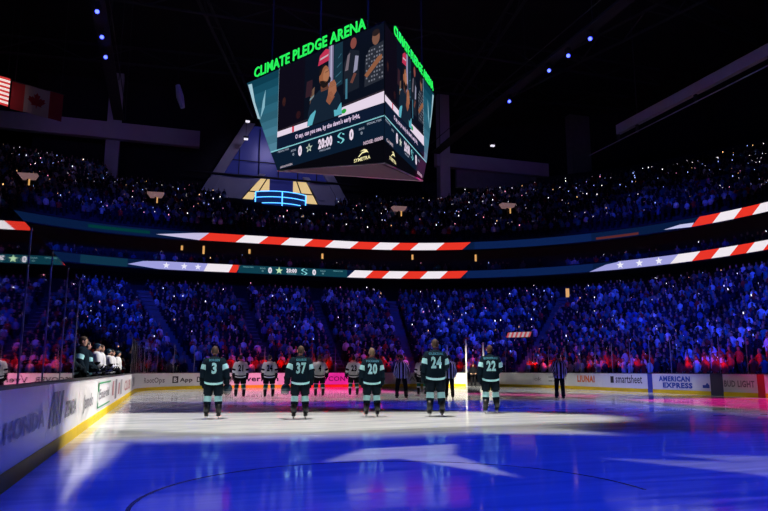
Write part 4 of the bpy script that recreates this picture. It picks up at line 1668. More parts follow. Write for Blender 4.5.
# the bench
bench = [
    ('kraken', 15.2, 'player in dark jersey at the near end of the bench', 'hair_red', None),
    ('kraken', 17.1, 'reddish haired player in dark jersey second from the near end of the bench', 'hair_red', None),
    ('kraken', 19.4, 'brown haired player in dark jersey with pale arms on the bench', 'hair_brown', None),
    ('kraken', 21.0, 'dark jersey player last before the white jerseys on the bench', 'hair_dark', None),
    ('stars', 23.4, 'white jersey player nearest to the dark jerseys on the bench', 'hair_dark', 'helmet'),
    ('stars', 25.6, 'second white jersey player from the dark jerseys on the bench', 'hair_brown', None),
    ('stars', 28.2, 'third white jersey player from the dark jerseys on the bench', 'hair_fair', 'helmet'),
    ('stars', 31.0, 'white jersey player fourth along the far half of the bench', 'hair_dark', None),
    ('stars', 33.8, 'white jersey player at the far end of the bench', 'hair_dark', 'helmet'),
]
for i, (kd, yy, lb, hr, hg) in enumerate(bench):
    person(kd, lb, (XL - .55 - .06 * (i % 2), yy, .223), 62 + 12 * (i % 3), 1.84 + .03 * (i % 3), ((ARM_FRONT, ARM_FRONT), (ARM_DOWN, ARM_FRONT), (ARM_FRONT, ARM_OUT))[i % 3],
           None, None, hr, group='players standing at the bench', headgear=hg, low=.05)
# someone in a white jersey behind the near glass
person('stars', 'person in a pale numbered jersey behind the near left glass', (-2.55, 11.6, -.018), -50, 1.70, (ARM_FRONT, ARM_FRONT), '28', None, 'hair_dark', on_skates=False)


# ------------------------------------------------------------------ crowd
CROWD_DOWN = [(.255, -.03, 1.14), (.25, .06, .93), (.245, .09, .86)]
CROWD_HEART = [(.25, .08, 1.17), (.10, .2, 1.28), (.0, .22, 1.31)]
CROWD_FRONT = [(.25, .0, 1.14), (.17, .2, 1.03), (.08, .24, 1.02)]


def proto(arms=0, detail=True, seed=0):
    """a standing spectator facing +Y: verts, faces, colour class per vertex (0 skin 1 hair 2 top 3 trousers)"""
    b = MB()
    cl = []
    nt_, nh, na = (8, 7, 5) if detail else (6, 5, 4)

    def mark(c):
        cl.extend([c] * (len(b.v) - len(cl)))
    rr = random.Random(seed)
    wd = rr.uniform(.92, 1.12)
    if detail:
        for sd in (-1, 1):
            b.tube([(sd * .11, .0, .0), (sd * .105, .01, .45), (sd * .09, 0, .86)], [.06, .075, .095], 6, 0)
            b.loft([(sd * .11, .05, 0, .045, .12), (sd * .11, .04, .08, .04, .09)], 6, 0)
        mark(3)
        b.loft([(0, 0, .80, .17 * wd, .12), (0, 0, .95, .18 * wd, .13), (0, 0, 1.2, .19 * wd, .13), (0, 0, 1.38, .21 * wd, .12), (0, 0, 1.45, .15 * wd, .09), (0, 0, 1.52, .06, .06)], nt_, 0)
        mark(2)
    else:
        b.loft([(0, 0, .0, .15, .10), (0, 0, .84, .17, .12)], nt_, 0)
        mark(3)
        b.loft([(0, 0, .84, .18 * wd, .12), (0, 0, 1.2, .20 * wd, .13), (0, 0, 1.40, .22 * wd, .11), (0, 0, 1.50, .07, .06)], nt_, 0)
        mark(2)
    b.loft([(0, .02, 1.49, .045, .05), (0, .02, 1.56, .068, .085), (0, .015, 1.66, .076, .095), (0, .01, 1.74, .06, .075), (0, .01, 1.78, .02, .02)], nh, 0)
    k0 = len(cl)
    mark(0)
    for i in range(k0, len(cl)):
        x, y, z = b.v[i]
        if z > 1.72 or (z > 1.6 and y < -.02):
            cl[i] = 1
    sets = {0: (CROWD_DOWN, CROWD_DOWN), 1: (CROWD_DOWN, CROWD_HEART), 2: (CROWD_FRONT, CROWD_FRONT),
            3: ([(.27, .12, 1.22), (.10, .32, 1.42), (.05, .37, 1.48)], [(.27, .12, 1.22), (.10, .32, 1.42), (.05, .37, 1.48)]),
            4: (CROWD_DOWN, [(.30, .05, 1.45), (.26, .16, 1.66), (.20, .20, 1.74)])}[arms]
    for sd, arm in zip((-1, 1), sets):
        b.tube([(sd * .175 * wd, 0, 1.40), (sd * arm[0][0], arm[0][1], arm[0][2]), (sd * arm[1][0], arm[1][1], arm[1][2])], [.055, .046, .038], na, 0)
        mark(2)
        b.tube([(sd * arm[1][0], arm[1][1], arm[1][2]), (sd * arm[2][0], arm[2][1], arm[2][2])], [.036, .03], na, 0)
        mark(0)
    return b.v, b.f, cl


TOPS = [((.010, .012, .02), 'black', 30), ((.012, .022, .05), 'navy', 26), ((.04, .20, .24), 'teal', 10), ((.70, .70, .72), 'white', 10), ((.20, .20, .22), 'grey', 9),
        ((.50, .04, .03), 'red', 4), ((.10, .16, .35), 'blue', 9)]
TW = np.array([t[2] for t in TOPS], float)
TW /= TW.sum()
SKINS = [(.38, .24, .19), (.32, .19, .14), (.18, .09, .055), (.42, .28, .23)]
HAIRS = [(.02, .015, .012), (.10, .05, .03), (.35, .24, .13), (.05, .05, .05), (.01, .08, .10)]

cam_pos = np.array([0, 0, 1.25])
yaw, pit = math.radians(17.935), math.radians(9.70)
Fv = np.array([math.sin(yaw) * math.cos(pit), math.cos(yaw) * math.cos(pit), math.sin(pit)])
Rv = np.array([math.cos(yaw), -math.sin(yaw), 0])
Uv = np.cross(Rv, Fv)


def in_view(p, margin=1.06):
    d = p - cam_pos
    f = d @ Fv
    return (f > 1) & (np.abs((d @ Rv) / f) < 384 / 670 * margin) & (np.abs((d @ Uv) / f) < 256 / 670 * margin)


# aisles: (segment position given on the front row, position on the top row) as plan points
AISLES = [((2.6, 49.9), (-2.2, 64.5)), ((8.0, 51.5), (6.8, 68.5)), ((19.3, 51.3), (22.3, 66.5)), ((25.7, 46.8), (37.5, 57.8)), ((28.1, 38.0), (45.0, 38.5)),
          ((28.1, 28.0), (45.0, 28.0)), ((28.1, 18.0), (45.0, 18.0)), ((13.5, 51.5), (14.5, 68.5)), ((-3.9, 41.5), (-19, 44.5)), ((-1.6, 47.3), (-12.5, 58.5))]


def near_aisle(x, y, wd=.62):
    for (a, c) in AISLES:
        ax, ay = c[0] - a[0], c[1] - a[1]
        l = math.hypot(ax, ay)
        q = ((x - a[0]) * ax + (y - a[1]) * ay) / l
        d = abs((x - a[0]) * ay - (y - a[1]) * ax) / l
        if -2 < q < l + 3 and d < wd:
            return True
    return False


def in_column(x, y):
    return (abs(x + 8) < 1.3 and abs(y - 92) < 1.2) or (abs(x - 36.2) < 1.2 and abs(y - 84.5) < 1.2) or (abs(x - 60.5) < 3 and abs(y - 86) < 1.5) or (34 < x < 53.5 and 83.6 < y < 86.2)


people_pts = []      # (x, y, z, heading, tier, row)
for i in range(NLOW):
    t = LOW_T0 + LOW_DT * (i + .5)
    P = Path(t, 32)
    s = 6 + rng.random() * .5
    while s < P.L - 14:
        (x, y), _, (nx, ny) = P.frame(s)
        bench_zone = x < XL and y < 37 and i < 3
        if not near_aisle(x, y) and not bench_zone and rng.random() < .95:
            people_pts.append((x + rng.normal(0, .015), y + rng.normal(0, .02), low_z(i), math.atan2(-nx, ny), 0, i))
        s += (.60 if i < 6 else .54) + rng.random() * .08
for i in range(2):     # club level between the ribbons
    t = 24.2 + .9 * i
    P = Path(t, 32)
    s = 50.0
    while s < P.L - 20:
        (x, y), _, (nx, ny) = P.frame(s)
        if rng.random() < (.75 if (int(s / 5) % 3) else .35):
            people_pts.append((x, y, 11.75, math.atan2(-nx, ny), 1, i))
        s += .6 + rng.random() * .4
for i in range(NUP):
    t = UP_T0 + UP_DT * (i + .5)
    P = Path(t, 32)
    s = 40.0
    while s < P.L - 10:
        (x, y), _, (nx, ny) = P.frame(s)
        centre = -8 < x < 36 and y > 60
        lim = 15 if centre else (22 if x < 10 else (20 if y > 48 else NUP))
        if centre and 3 < x < 26:
            lim = 13
        if 6.5 < x < 20.5 and y > 70:
            lim = 6
        if i < lim and not (int(s / .55) % 26 == 0) and rng.random() < .93 and not in_column(x, y) and not any(math.hypot(x - a_, y - c_) < 1.5 for a_, c_ in ((-14.5, 75), (-1.97, 78.6), (27.2, 77.5), (39.4, 72))):
            people_pts.append((x + rng.normal(0, .05), y + rng.normal(0, .05), up_z(i), math.atan2(-nx, ny), 2, i))
        s += .56 + rng.random() * .08
PP = np.array(people_pts)
head = PP[:, :3] + np.array([0, 0, 1.5])
vis = in_view(head)
PP = PP[vis]
head = head[vis]
dist = np.linalg.norm(head - cam_pos, axis=1)

# the 300 that show largest: nearest lower bowl spectators in view
low = PP[:, 4] == 0
order = np.argsort(np.where(low, dist, 1e9))
near_set = set(order[:300].tolist())

protos_hi = [proto(a, True, 10 + a + 7 * q) for a in range(5) for q in range(2)]
protos_lo = [proto(a, False, 40 + a) for a in range(5)]


def tint(cl, top, skin, hair):
    pants = (.012, .014, .03)
    pal = np.array([skin, hair, top, pants])
    return pal[np.array(cl)]


# phones: who holds one up (arms pose 3 or 4)
N = len(PP)
hold = np.zeros(N, bool)
cand = rng.permutation(N)
pw = np.where(PP[:, 4] == 2, .15, np.where(PP[:, 4] == 1, .09, .10))
hold = rng.random(N) < pw
arms_of = np.where(hold, 3 + (rng.random(N) < .4), rng.choice([0, 1, 1, 2], N))
top_of = rng.choice(len(TOPS), N, p=TW)
RED_SPOTS = ((-4.2, 38.5, 30), (-3.0, 44.4, 60), (4.6, 51.6, 50), (7.2, 51.5, 60), (8.6, 51.5, 60), (12.8, 51.5, 40), (15.4, 51.5, 55), (16.9, 51.5, 45), (18.8, 51.2, 60),
             (23.2, 49.3, 45), (26.0, 46.4, 70), (27.0, 44.0, 60), (28.2, 40.2, 35), (28.4, 36.5, 30), (28.5, 30.6, 30), (28.5, 28.2, 40), (-3.5, 16.2, 10), (-3.5, 13.2, 10))
for i in range(N):       # tops in the first rows turned red or white, painting in the red light
    if PP[i, 4] == 0 and PP[i, 5] < 3 and any(math.hypot(PP[i, 0] - a, PP[i, 1] - c) < 1.9 for a, c, _ in RED_SPOTS) and rng.random() < .8:
        top_of[i] = 5 if rng.random() < .6 else 3
skin_of = rng.integers(0, len(SKINS), N)
hair_of = rng.integers(0, len(HAIRS), N)
size_of = rng.uniform(.93, 1.05, N)

mesh_cache = {}
ROWW = ['front', 'second', 'third', 'fourth', 'fifth', 'sixth', 'seventh', 'eighth', 'ninth', 'tenth', 'eleventh', 'twelfth', 'thirteenth', 'fourteenth',
        'fifteenth', 'sixteenth', 'seventeenth', 'eighteenth', 'nineteenth', 'twentieth', 'high', 'high', 'high', 'top']


def place_of(x, y):
    if x < XL and y < 37:
        return 'behind the bench'
    if x < 4 and y > 37:
        return 'in the far left corner'
    if y > 45 and x < 20:
        return 'behind the far end boards'
    if y > 38:
        return 'in the far right corner'
    return 'behind the right side boards'


for idx in sorted(near_set):
    x, y, z, hd, tier, row = PP[idx]
    key = (int(arms_of[idx]), idx % 2, int(top_of[idx]), int(skin_of[idx]) % 2, int(hair_of[idx]) % 3)
    if key not in mesh_cache:
        v, f, cl = protos_hi[key[0] * 2 + key[1]]
        me = bpy.data.meshes.new('spectator')
        me.from_pydata(v, [], f)
        at = me.color_attributes.new('Col', 'FLOAT_COLOR', 'POINT')
        c = tint(cl, TOPS[key[2]][0], SKINS[key[3]], HAIRS[key[4]])
        at.data.foreach_set('color', np.concatenate([c, np.ones((len(c), 1))], 1).ravel())
        me.materials.append(M['crowd'])
        me.polygons.foreach_set('use_smooth', [True] * len(f))
        me.update()
        mesh_cache[key] = me
    o = link('spectator', mesh_cache[key])
    o.location = (x, y, z + .002)
    o.rotation_euler = (0, 0, hd)
    q = size_of[idx]
    o.scale = (q, q, q)
    pl = place_of(x, y)
    doing = {0: 'with arms down', 1: 'with hand on heart', 2: 'with hands clasped', 3: 'phone raised', 4: 'with one hand raised'}[int(arms_of[idx])]
    tag(o, f'{TOPS[int(top_of[idx])][1]} topped spectator {doing}, {ROWW[int(row)]} row {pl}', 'person', f'spectators {pl}')


def crowd_object(name, label, sel, protos):
    vs_all, fl_all, ls_all, co_all = [], [], [], []
    base = 0
    for a in range(5):
        ids = np.array([i for i in sel if arms_of[i] == a])
        if len(ids) == 0:
            continue
        v, f, cl = protos[a]
        v = np.array(v)
        cl = np.array(cl)
        n = len(ids)
        hd = PP[ids, 3] + rng.normal(0, .15, n)
        c, s = np.cos(hd)[:, None], np.sin(hd)[:, None]
        q = size_of[ids][:, None]
        X = (v[None, :, 0] * c - v[None, :, 1] * s) * q + PP[ids, 0][:, None]
        Y = (v[None, :, 0] * s + v[None, :, 1] * c) * q + PP[ids, 1][:, None]
        Z = v[None, :, 2] * q + PP[ids, 2][:, None]
        vs_all.append(np.stack([X, Y, Z], -1).reshape(-1, 3))
        pal = np.zeros((n, 4, 3))
        pal[:, 0] = np.array(SKINS)[skin_of[ids]]
        pal[:, 1] = np.array(HAIRS)[hair_of[ids]]
        pal[:, 2] = np.array([t[0] for t in TOPS])[top_of[ids]]
        pal[:, 3] = (.012, .014, .03)
        co_all.append(pal[:, cl].reshape(-1, 3))
        lens = np.array([len(p) for p in f])
        flat = np.concatenate([np.array(p) for p in f])
        fl_all.append((flat[None, :] + (base + np.arange(n) * len(v))[:, None]).ravel())
        ls_all.append(np.tile(lens, n))
        base += n * len(v)
    V = np.concatenate(vs_all)
    FL = np.concatenate(fl_all).astype(np.int32)
    LS = np.concatenate(ls_all).astype(np.int32)
    CO = np.concatenate(co_all)
    me = bpy.data.meshes.new(name)
    me.vertices.add(len(V))
    me.vertices.foreach_set('co', V.ravel())
    me.loops.add(len(FL))
    me.loops.foreach_set('vertex_index', FL)
    me.polygons.add(len(LS))
    me.polygons.foreach_set('loop_start', np.concatenate([[0], np.cumsum(LS)[:-1]]).astype(np.int32))
    me.update(calc_edges=True)
    at = me.color_attributes.new('Col', 'FLOAT_COLOR', 'POINT')
    at.data.foreach_set('color', np.concatenate([CO, np.ones((len(CO), 1))], 1).astype(np.float32).ravel())
    me.materials.append(M['crowd'])
    me.update()
    o = link(name, me)
    tag(o, label, 'crowd', None, 'stuff')
    return o


rest = [i for i in range(N) if i not in near_set]
crowd_object('crowd', 'crowd of standing spectators filling the bowl in blue light', rest, protos_lo)

# phones held up as lights
hold_ids = np.where(hold)[0]
px = hold_ids[np.argsort(dist[hold_ids])]
PHC = [((.95, .92, 1.0), .42), ((.30, .42, 1.0), .32), ((1.0, .35, .55), .14), ((1.0, .55, .22), .12)]
ph_mats = []
for i, (c, _) in enumerate(PHC):
    ph_mats.append(mat('phone_light', (.05, .05, .05), .4, emit=c, es=2.3, noise=0))


def phone_local(a):
    return (0.0, .40, 1.52) if a == 3 else (.19, .235, 1.79)


ph_meshes = []
for m_ in ph_mats:
    b = MB()
    b.box((0, 0, 0), (.075, .012, .15), 0)
    b.box((0, .0075, .0), (.062, .003, .13), 1)
    ph_meshes.append(b.mesh('phone', [M['black'], m_]))
TIER = {0: 'lower bowl', 1: 'club level', 2: 'upper deck'}
sub = px if len(px) <= 300 else np.sort(rng.choice(len(px), 300, replace=False))
chosen = px if len(px) <= 300 else px[sub]
chosen_set = set(int(i) for i in chosen)
bulk = [MB() for _ in PHC]
for i in px:
    x, y, z, hd, tier, row = PP[i]
    l = np.array(phone_local(int(arms_of[i]))) * size_of[i]
    c, s = math.cos(hd), math.sin(hd)
    p = (x + l[0] * c - l[1] * s, y + l[0] * s + l[1] * c, z + l[2])
    ci = int(rng.choice(4, p=[q[1] for q in PHC]))
    sc_ = float((.35 + .85 * rng.random() ** 2)) * (1.0 if tier != 0 else .95)
    if int(i) in chosen_set:
        o = link('phone', ph_meshes[ci])
        o.location = p
        o.rotation_euler = (0, 0, hd)
        o.scale = (sc_,) * 3
        pl = {0: place_of(x, y)}.get(int(tier), 'on the ' + TIER[int(tier)])
        side = 'left' if x < 2 else ('middle' if x < 30 else 'right')
        colr = ('white', 'bluish', 'pinkish', 'amber')[ci]
        where = pl if tier == 0 else f'{pl} at the {side}'
        tag(o, f'phone shining a small {colr} light in the crowd {where}', 'phone', 'phone lights in the crowd')
    else:
        b = bulk[ci]
        k0 = len(b.v)
        b.box((0, 0, 0), (.075 * sc_, .012, .15 * sc_), 0)
        b.box((0, .0075, 0), (.062 * sc_, .003, .13 * sc_), 1)
        b.xform(Matrix.Translation(p) @ Matrix.Rotation(hd, 4, 'Z'), k0)
allb = MB()
for ci, b in enumerate(bulk):
    if b.v:
        allb.add(b.v, b.f, [0 if m_ == 0 else ci + 1 for m_ in b.m])
if allb.v:
    o = allb.build('phones', [M['black']] + ph_mats)
    tag(o, 'many more tiny phone lights scattered through the crowd', 'phones', None, 'stuff')

# aisle steps
for k, (a, c) in enumerate(AISLES):
    b = MB()
    for i in range(NLOW):
        q = (i + .5) / NLOW
        x, y = a[0] + (c[0] - a[0]) * q, a[1] + (c[1] - a[1]) * q
        ang = math.atan2(c[1] - a[1], c[0] - a[0])
        # height of the terrace here
        tt = None
        ds = [abs(Path(LOW_T0 + LOW_DT * (j + .5), 12).s_near(x, y)) for j in ()]
        zz = low_z(i)
        b.box((x, y, zz + .03), (.80, 1.05, .10), 0, ang)
        b.box((x + .38 * math.cos(ang), y + .38 * math.sin(ang), zz + .20), (.38, 1.05, .22), 0, ang)
    struct(b.build('stair', M['step']))

# added red spots without fixtures, hung close in front of the first rows
for (x, y, e) in RED_SPOTS:
    P = Path(1.72)
    s0_ = P.s_near(x, y)
    for ds, dz in ((-.75, 0.0), (.05, .25), (.8, .1)):
        (px_, py_), _, (nx, ny) = P.frame(s0_ + ds)
        d = bpy.data.lights.new('added_red_light', 'SPOT')
        d.energy = e * .8
        d.color = (1, .03, .015)
        d.spot_size = math.radians(95)
        d.spot_blend = .8
        d.shadow_soft_size = .05
        lo = bpy.data.objects.new('added_red_light', d)
        COL.objects.link(lo)
        lo.location = (px_, py_, 1.75 + dz)
        lo.rotation_euler = Vector((-nx, -ny, .12)).to_track_quat('-Z', 'Y').to_euler()

# ------------------------------------------------------------------ upper end wall, columns, window, neon bar
mb = MB(); mb.box((13, 94.5, 28), (62, .6, 26)); struct(mb.build('wall_far', M['roof']))
for (x, yy, w_, z0, z1) in ((-8.0, 92, 1.7, 22, 40.5), (36.2, 84.5, 1.5, 20.5, 40.5), (60.5, 86, 5.0, 20, 40.5)):
    mb = MB(); mb.box((x, yy, (z0 + z1) / 2), (w_, 1.4, z1 - z0)); struct(mb.build('column', M['plaster' if x < 50 else 'concrete']))
mb = MB(); mb.box((-10, 91, 32.2), (26, 1.0, 2.2)); struct(mb.build('beam', M['plaster']))
mb = MB(); mb.box((44, 84.5, 30.6), (18, 1.0, 2.0)); struct(mb.build('beam', M['plaster']))
mb = MB(); mb.box((45, 85.4, 28.4), (13, .6, 2.6)); struct(mb.build('beam', M['concrete']))

# gable window behind the upper deck
WY = 93.6
wn = empty('window_1', (14, WY, 24))
wn['kind'] = 'structure'


def wallp(x, z, y=WY): return (x - 14, y - WY, z - 24)


b = MB()
b.add([wallp(4.0, 24.2), wallp(24.2, 24.2), wallp(17.8, 36), wallp(9.8, 36)], [[0, 1, 2, 3]])
o = b.build('pane', mat('blue_dusk_glass', (.02, .03, .2), .3, emit=(.02, .025, .17), es=.35, noise=.2, scale=.3), wn)
b = MB()
for (xa, za, xb, zb, wd) in ((3.4, 24.0, 9.9, 36.2, 1.5), (24.8, 24.0, 17.7, 36.2, 1.5), (8.3, 25.0, 11.9, 28.8, .9), (20.6, 25.6, 18.2, 28.9, .9)):
    b.add([wallp(xa - wd / 2, za, WY - .5), wallp(xa + wd / 2, za, WY - .5), wallp(xb + wd / 2, zb, WY - .5), wallp(xb - wd / 2, zb, WY - .5),
           wallp(xa - wd / 2, za, WY), wallp(xa + wd / 2, za, WY), wallp(xb + wd / 2, zb, WY), wallp(xb - wd / 2, zb, WY)],
          [[0, 1, 2, 3], [7, 6, 5, 4], [0, 4, 5, 1], [1, 5, 6, 2], [2, 6, 7, 3], [3, 7, 4, 0]])
for pts in ([(3.0, 24.0), (8.5, 24.2), (11.7, 28.4), (6.4, 28.4)], [(25.4, 24.0), (20.5, 24.2), (18.4, 28.4), (21.9, 28.4)]):
    n4 = len(b.v)
    b.add([wallp(x, z, WY - .35) for x, z in pts] + [wallp(x, z, WY - .05) for x, z in pts], [[0, 1, 2, 3], [7, 6, 5, 4], [0, 4, 5, 1], [1, 5, 6, 2], [2, 6, 7, 3], [3, 7, 4, 0]])
b.build('frame', M['plaster'], wn)
b = MB()
b.tube([wallp(1.5, 28.3, WY - .6), wallp(27, 28.3, WY - .6)], .16, 6)
b.tube([wallp(5, 30.6, WY - .3), wallp(23, 30.6, WY - .3)], .07, 6)
for x in (8.6, 11.4, 14.2, 17, 19.8):
    b.tube([wallp(x, 28.3, WY - .4), wallp(x, 35.5, WY - .4)], .07, 6)
b.build('mullion', M['black'], wn)
b = MB()
b.add([wallp(8.3, 24.2, WY - .2), wallp(13.0, 24.2, WY - .2), wallp(13.0, 28.2, WY - .2), wallp(11.3, 28.2, WY - .2)], [[0, 1, 2, 3]])
b.add([wallp(16.4, 24.4, WY - .2), wallp(20.8, 24.4, WY - .2), wallp(18.6, 28.2, WY - .2), wallp(16.4, 28.2, WY - .2)], [[0, 1, 2, 3]])
b.build('lit_room', mat('lit_room', (.4, .3, .2), .8, emit=(.70, .50, .22), es=1.0, noise=.5, scale=.9), wn)
b = MB()
for (xa, za, xb, zb) in ((8.6, 24.3, 11.6, 28.2), (10.4, 24.3, 12.6, 28.2), (20.5, 24.3, 18.4, 28.2), (18.4, 24.3, 16.9, 28.2), (9.6, 26.2, 12.9, 26.2), (16.5, 26.4, 19.4, 26.4)):
    b.tube([wallp(xa, za, WY - .3), wallp(xb, zb, WY - .3)], .09, 5)
b.build('mullion', M['black'], wn)
# neon-edged bar
nb_ = empty('neon_bar', (13.4, 84, 19.3))
tag(nb_, 'curved upper deck bar outlined in blue neon', 'bar')
cx, cy0 = 0, 5.5


def arc(r, z, a0=-38, a1=38, n=12):
    return [(cx + r * math.sin(math.radians(a0 + (a1 - a0) * i / n)), cy0 - r * math.cos(math.radians(a0 + (a1 - a0) * i / n)), z) for i in range(n + 1)]


b = MB()
ra = 5.3
A0, A1 = arc(ra, 1.8), arc(ra, 4.7)
vs = A0 + A1
n = len(A0)
b.add(vs, [[i, i + 1, n + i + 1, n + i] for i in range(n - 1)])
A2 = [(p[0], p[1] + 1.5, p[2]) for p in A1]
b.add(A1 + A2, [[i, i + 1, n + i + 1, n + i] for i in range(n - 1)])
b.box((0, 1.0, .9), (3.0, 1.2, 1.8))
b.build('counter', mat('bar_front', (.03, .05, .12), .4, emit=(.01, .03, .16), es=.4), nb_)
for z in (1.95, 3.2, 4.0, 4.75):
    b = MB(); b.tube(arc(ra + .05, z), .05, 6); b.build('neon_tube', M['neon'], nb_)
for i in (0, 6, 12):
    p = arc(ra + .05, 0)[i]
    b = MB(); b.tube([(p[0], p[1], 1.95), (p[0], p[1], 4.75)], .07, 6); b.build('neon_tube', M['neon'], nb_)
for x in (-1.4, 1.4):
    b = MB(); b.tube([(x, .36, .3), (x, .36, 1.95)], .06, 6); b.build('neon_tube', M['neon'], nb_)
b = MB(); b.tube([(-1.4, .36, 1.5), (1.4, .36, 1.5)], .06, 6); b.build('neon_tube', M['neon'], nb_)
# the platform under it
mb = MB(); mb.box((13.4, 85.3, 18.85), (12, 4, .9)); struct(mb.build('slab', M['dark_concrete']))

# canopies over the upper deck portals, each with a lamp below
for (x, y, z, lb) in ((-14.5, 75.3, 21.0, 'pale portal canopy on the upper deck farthest left'), (-1.97, 79.1, 21.0, 'pale portal canopy left of the neon bar'),
                      (27.26, 78.0, 21.3, 'pale portal canopy below the scoreboard on the right'), (39.6, 72.4, 21.3, 'pale portal canopy right of the scoreboard')):
    r = empty('portal_canopy', (x, y, z - 1.1), 0, .72)
    tag(r, lb, 'canopy', 'portal canopies on the upper deck')
    b = MB()
    b.add([(-.75, -.6, 1.25), (.95, -.6, 1.35), (1.3, -.6, 2.0), (-1.3, -.6, 1.95), (-.75, .8, 1.25), (.95, .8, 1.35), (1.3, .8, 2.0), (-1.3, .8, 1.95)],
          [[0, 1, 2, 3], [7, 6, 5, 4], [0, 4, 5, 1], [1, 5, 6, 2], [2, 6, 7, 3], [3, 7, 4, 0]])
    b.build('hood', M['awning'], r)
    b = MB(); b.box((0, .2, .35), (.25, .25, 2.0)); b.build('post', M['black'], r)
    b = MB(); b.box((.3, -.3, .7), (.2, .1, .9)); b.build('lamp', M['warm'], r)

# small warm wall lamps of the suites and concourse
for (s, z, h, lb) in ((95.4, 14.4, .5, 'left of the pair'), (97.6, 14.3, .9, 'tallest under the upper ribbon'), (102.6, 14.4, .5, 'third'), (111, 14.3, .6, 'fourth'), (121, 14.5, .6, 'right of the scoreboard'),
                      (128.0, 14.3, .8, 'far right')):
    P = Path(26.1)
    (x, y), (tx, ty), (nx, ny) = P.frame(P.s_near(*RB.at(s)))
    r = empty('wall_lamp', (x, y, z - h / 2), math.atan2(ty, tx))
    tag(r, f'small warm wall lamp in the suites between the ribbons', 'lamp', 'warm lamps of the suites')
    b = MB(); b.box((0, 0, h / 2), (.3, .12, h + .1)); b.build('back_plate', M['black'], r)
    b = MB(); b.box((0, -.1, h / 2), (.22, .1, h)); b.build('lamp_glass', M['warm'], r)
for (x, y, lb) in ((21.8, 67.0, 'amber lit concourse doorway above the middle aisle'), (39.0, 60.0, 'amber lit concourse doorway in the far right corner'), (46.5, 50.5, 'amber lamp under the right ribbon')):
    P = Path(22.0)
    (x, y), (tx, ty), (nx, ny) = P.frame(P.s_near(x, y))
    r = empty('doorway_lamp', (x, y, low_z(NLOW - 1) + .1), math.atan2(ty, tx))
    tag(r, lb, 'lamp')
    b = MB(); b.box((0, 0, .9), (.8, .14, 1.8)); b.build('housing', M['black'], r)
    b = MB(); b.box((0, -.1, 1.0), (.35, .08, 1.2)); b.build('lamp_glass', M['warm'], r)

# ------------------------------------------------------------------ roof steel, catwalks, lamps, flags
for i, (x) in enumerate((-5.7, 29.0)):
    r = empty('catwalk', (x, 40, 26))
    tag(r, ('lighting catwalk under the roof at the left', 'lighting catwalk under the roof at the right')[i], 'catwalk', 'lighting catwalks')
    b = MB(); b.box((0, 0, .35), (1.0, 60, .12)); b.build('deck', M['black'], r)
    b = MB(); b.tube([(-.6, -30, 1.4), (-.6, 30, 1.4)], .04, 6); b.tube([(.6, -30, 1.4), (.6, 30, 1.4)], .04, 6); b.build('railing', M['truss'], r)
    for y in range(-30, 31, 10):
        b = MB(); b.tube([(.6, y, .4), (.6, y, 14.5)], .04, 6)
        b.build('hanger', M['truss'], r)


def stage_lamp(x, y, label, aim):
    r = empty('stage_lamp', (x, y, 25.95))
    tag(r, label, 'stage lamp', 'blue stage lamps on the catwalks')
    b = MB(); b.box((0, 0, .3), (.3, .3, .3)); b.tube([(-.25, 0, .2), (-.25, 0, -.25)], .03, 6); b.tube([(.25, 0, .2), (.25, 0, -.25)], .03, 6); b.box((0, 0, .17), (.56, .1, .05))
    b.build('yoke', M['black'], r)
    v = (Vector(aim) - Vector((x, y, 25.7))).normalized()
    p = Vector((0, 0, -.25))
    b = MB(); b.tube([p - v * .3, p + v * .1, p + v * .3], [.16, .2, .22], 10); bo = b.build('lamp_head', M['black'], r)
    b = MB(); b.tube([p + v * .3, p + v * .33], [.14, .14], 10); b.build('lens', M['lens'], bo)


for (y, lb) in ((46.8, 'topmost blue stage lamp of the three at the left'), (50.6, 'middle blue stage lamp of the three at the left'), (54.0, 'lowest blue stage lamp of the three at the left')):
    stage_lamp(-5.7, y, lb, (2, 10, 0))
for (y, lb) in ((52.1, 'lowest blue stage lamp right of the scoreboard'), (45.3, 'second lowest blue stage lamp right of the scoreboard'),
                (42.5, 'second highest blue stage lamp right of the scoreboard'), (39.6, 'highest blue stage lamp right of the scoreboard')):
    stage_lamp(29.0, y, lb, (8, 10, 0))
# high walkway along the right upper deck
r = empty('walkway', (44.6, 46, 26))
tag(r, 'pale high walkway with a thin rail running along the right under the roof', 'walkway')
b = MB(); b.box((0, 1, .4), (.5, 20, 1.0)); b.build('fascia', M['plaster'], r)
b = MB(); b.tube([(-.2, -12, -.9), (-.2, 16, -.9)], .06, 6); b.build('rail', M['plaster'], r)
for y in (-8, 0, 8, 11):
    b = MB(); b.box((0, y, -.3), (.2, .3, 1.2))
    b.build('bracket', M['truss'], r)
for y in (-8, 8):
    b = MB(); b.tube([(.1, y, .8), (.1, y, 14.5)], .05, 6)
    b.build('hanger', M['truss'], r)
# roof trusses: long diagonal steel under the roof
for k, (p, q) in enumerate((((-30, 30, 34), (60, 52, 36)), ((-20, 62, 35), (55, 62, 35)), ((24, 20, 33), (36, 80, 37)), ((-12, 15, 34), (10, 90, 36)), ((48, 30, 34), (38, 84, 36)), ((-30, 78, 35), (60, 74, 37)))):
    b = MB()
    P0, P1 = Vector(p), Vector(q)
    b.tube([p, q], .16, 6)
    b.tube([(p[0], p[1], p[2] + 2), (q[0], q[1], q[2] + 2)], .16, 6)
    n = 18
    for i in range(n):
        a = P0.lerp(P1, i / n) + Vector((0, 0, 2 * (i % 2)))
        c = P0.lerp(P1, (i + 1) / n) + Vector((0, 0, 2 * ((i + 1) % 2)))
        b.tube([a, c], .07, 5)
    for i in (2, 9, 16):
        a = P0.lerp(P1, i / n) + Vector((0, 0, 2))
        b.tube([a, (a.x, a.y, 40.6)], .06, 5)
    struct(b.build('beam', M['truss']))

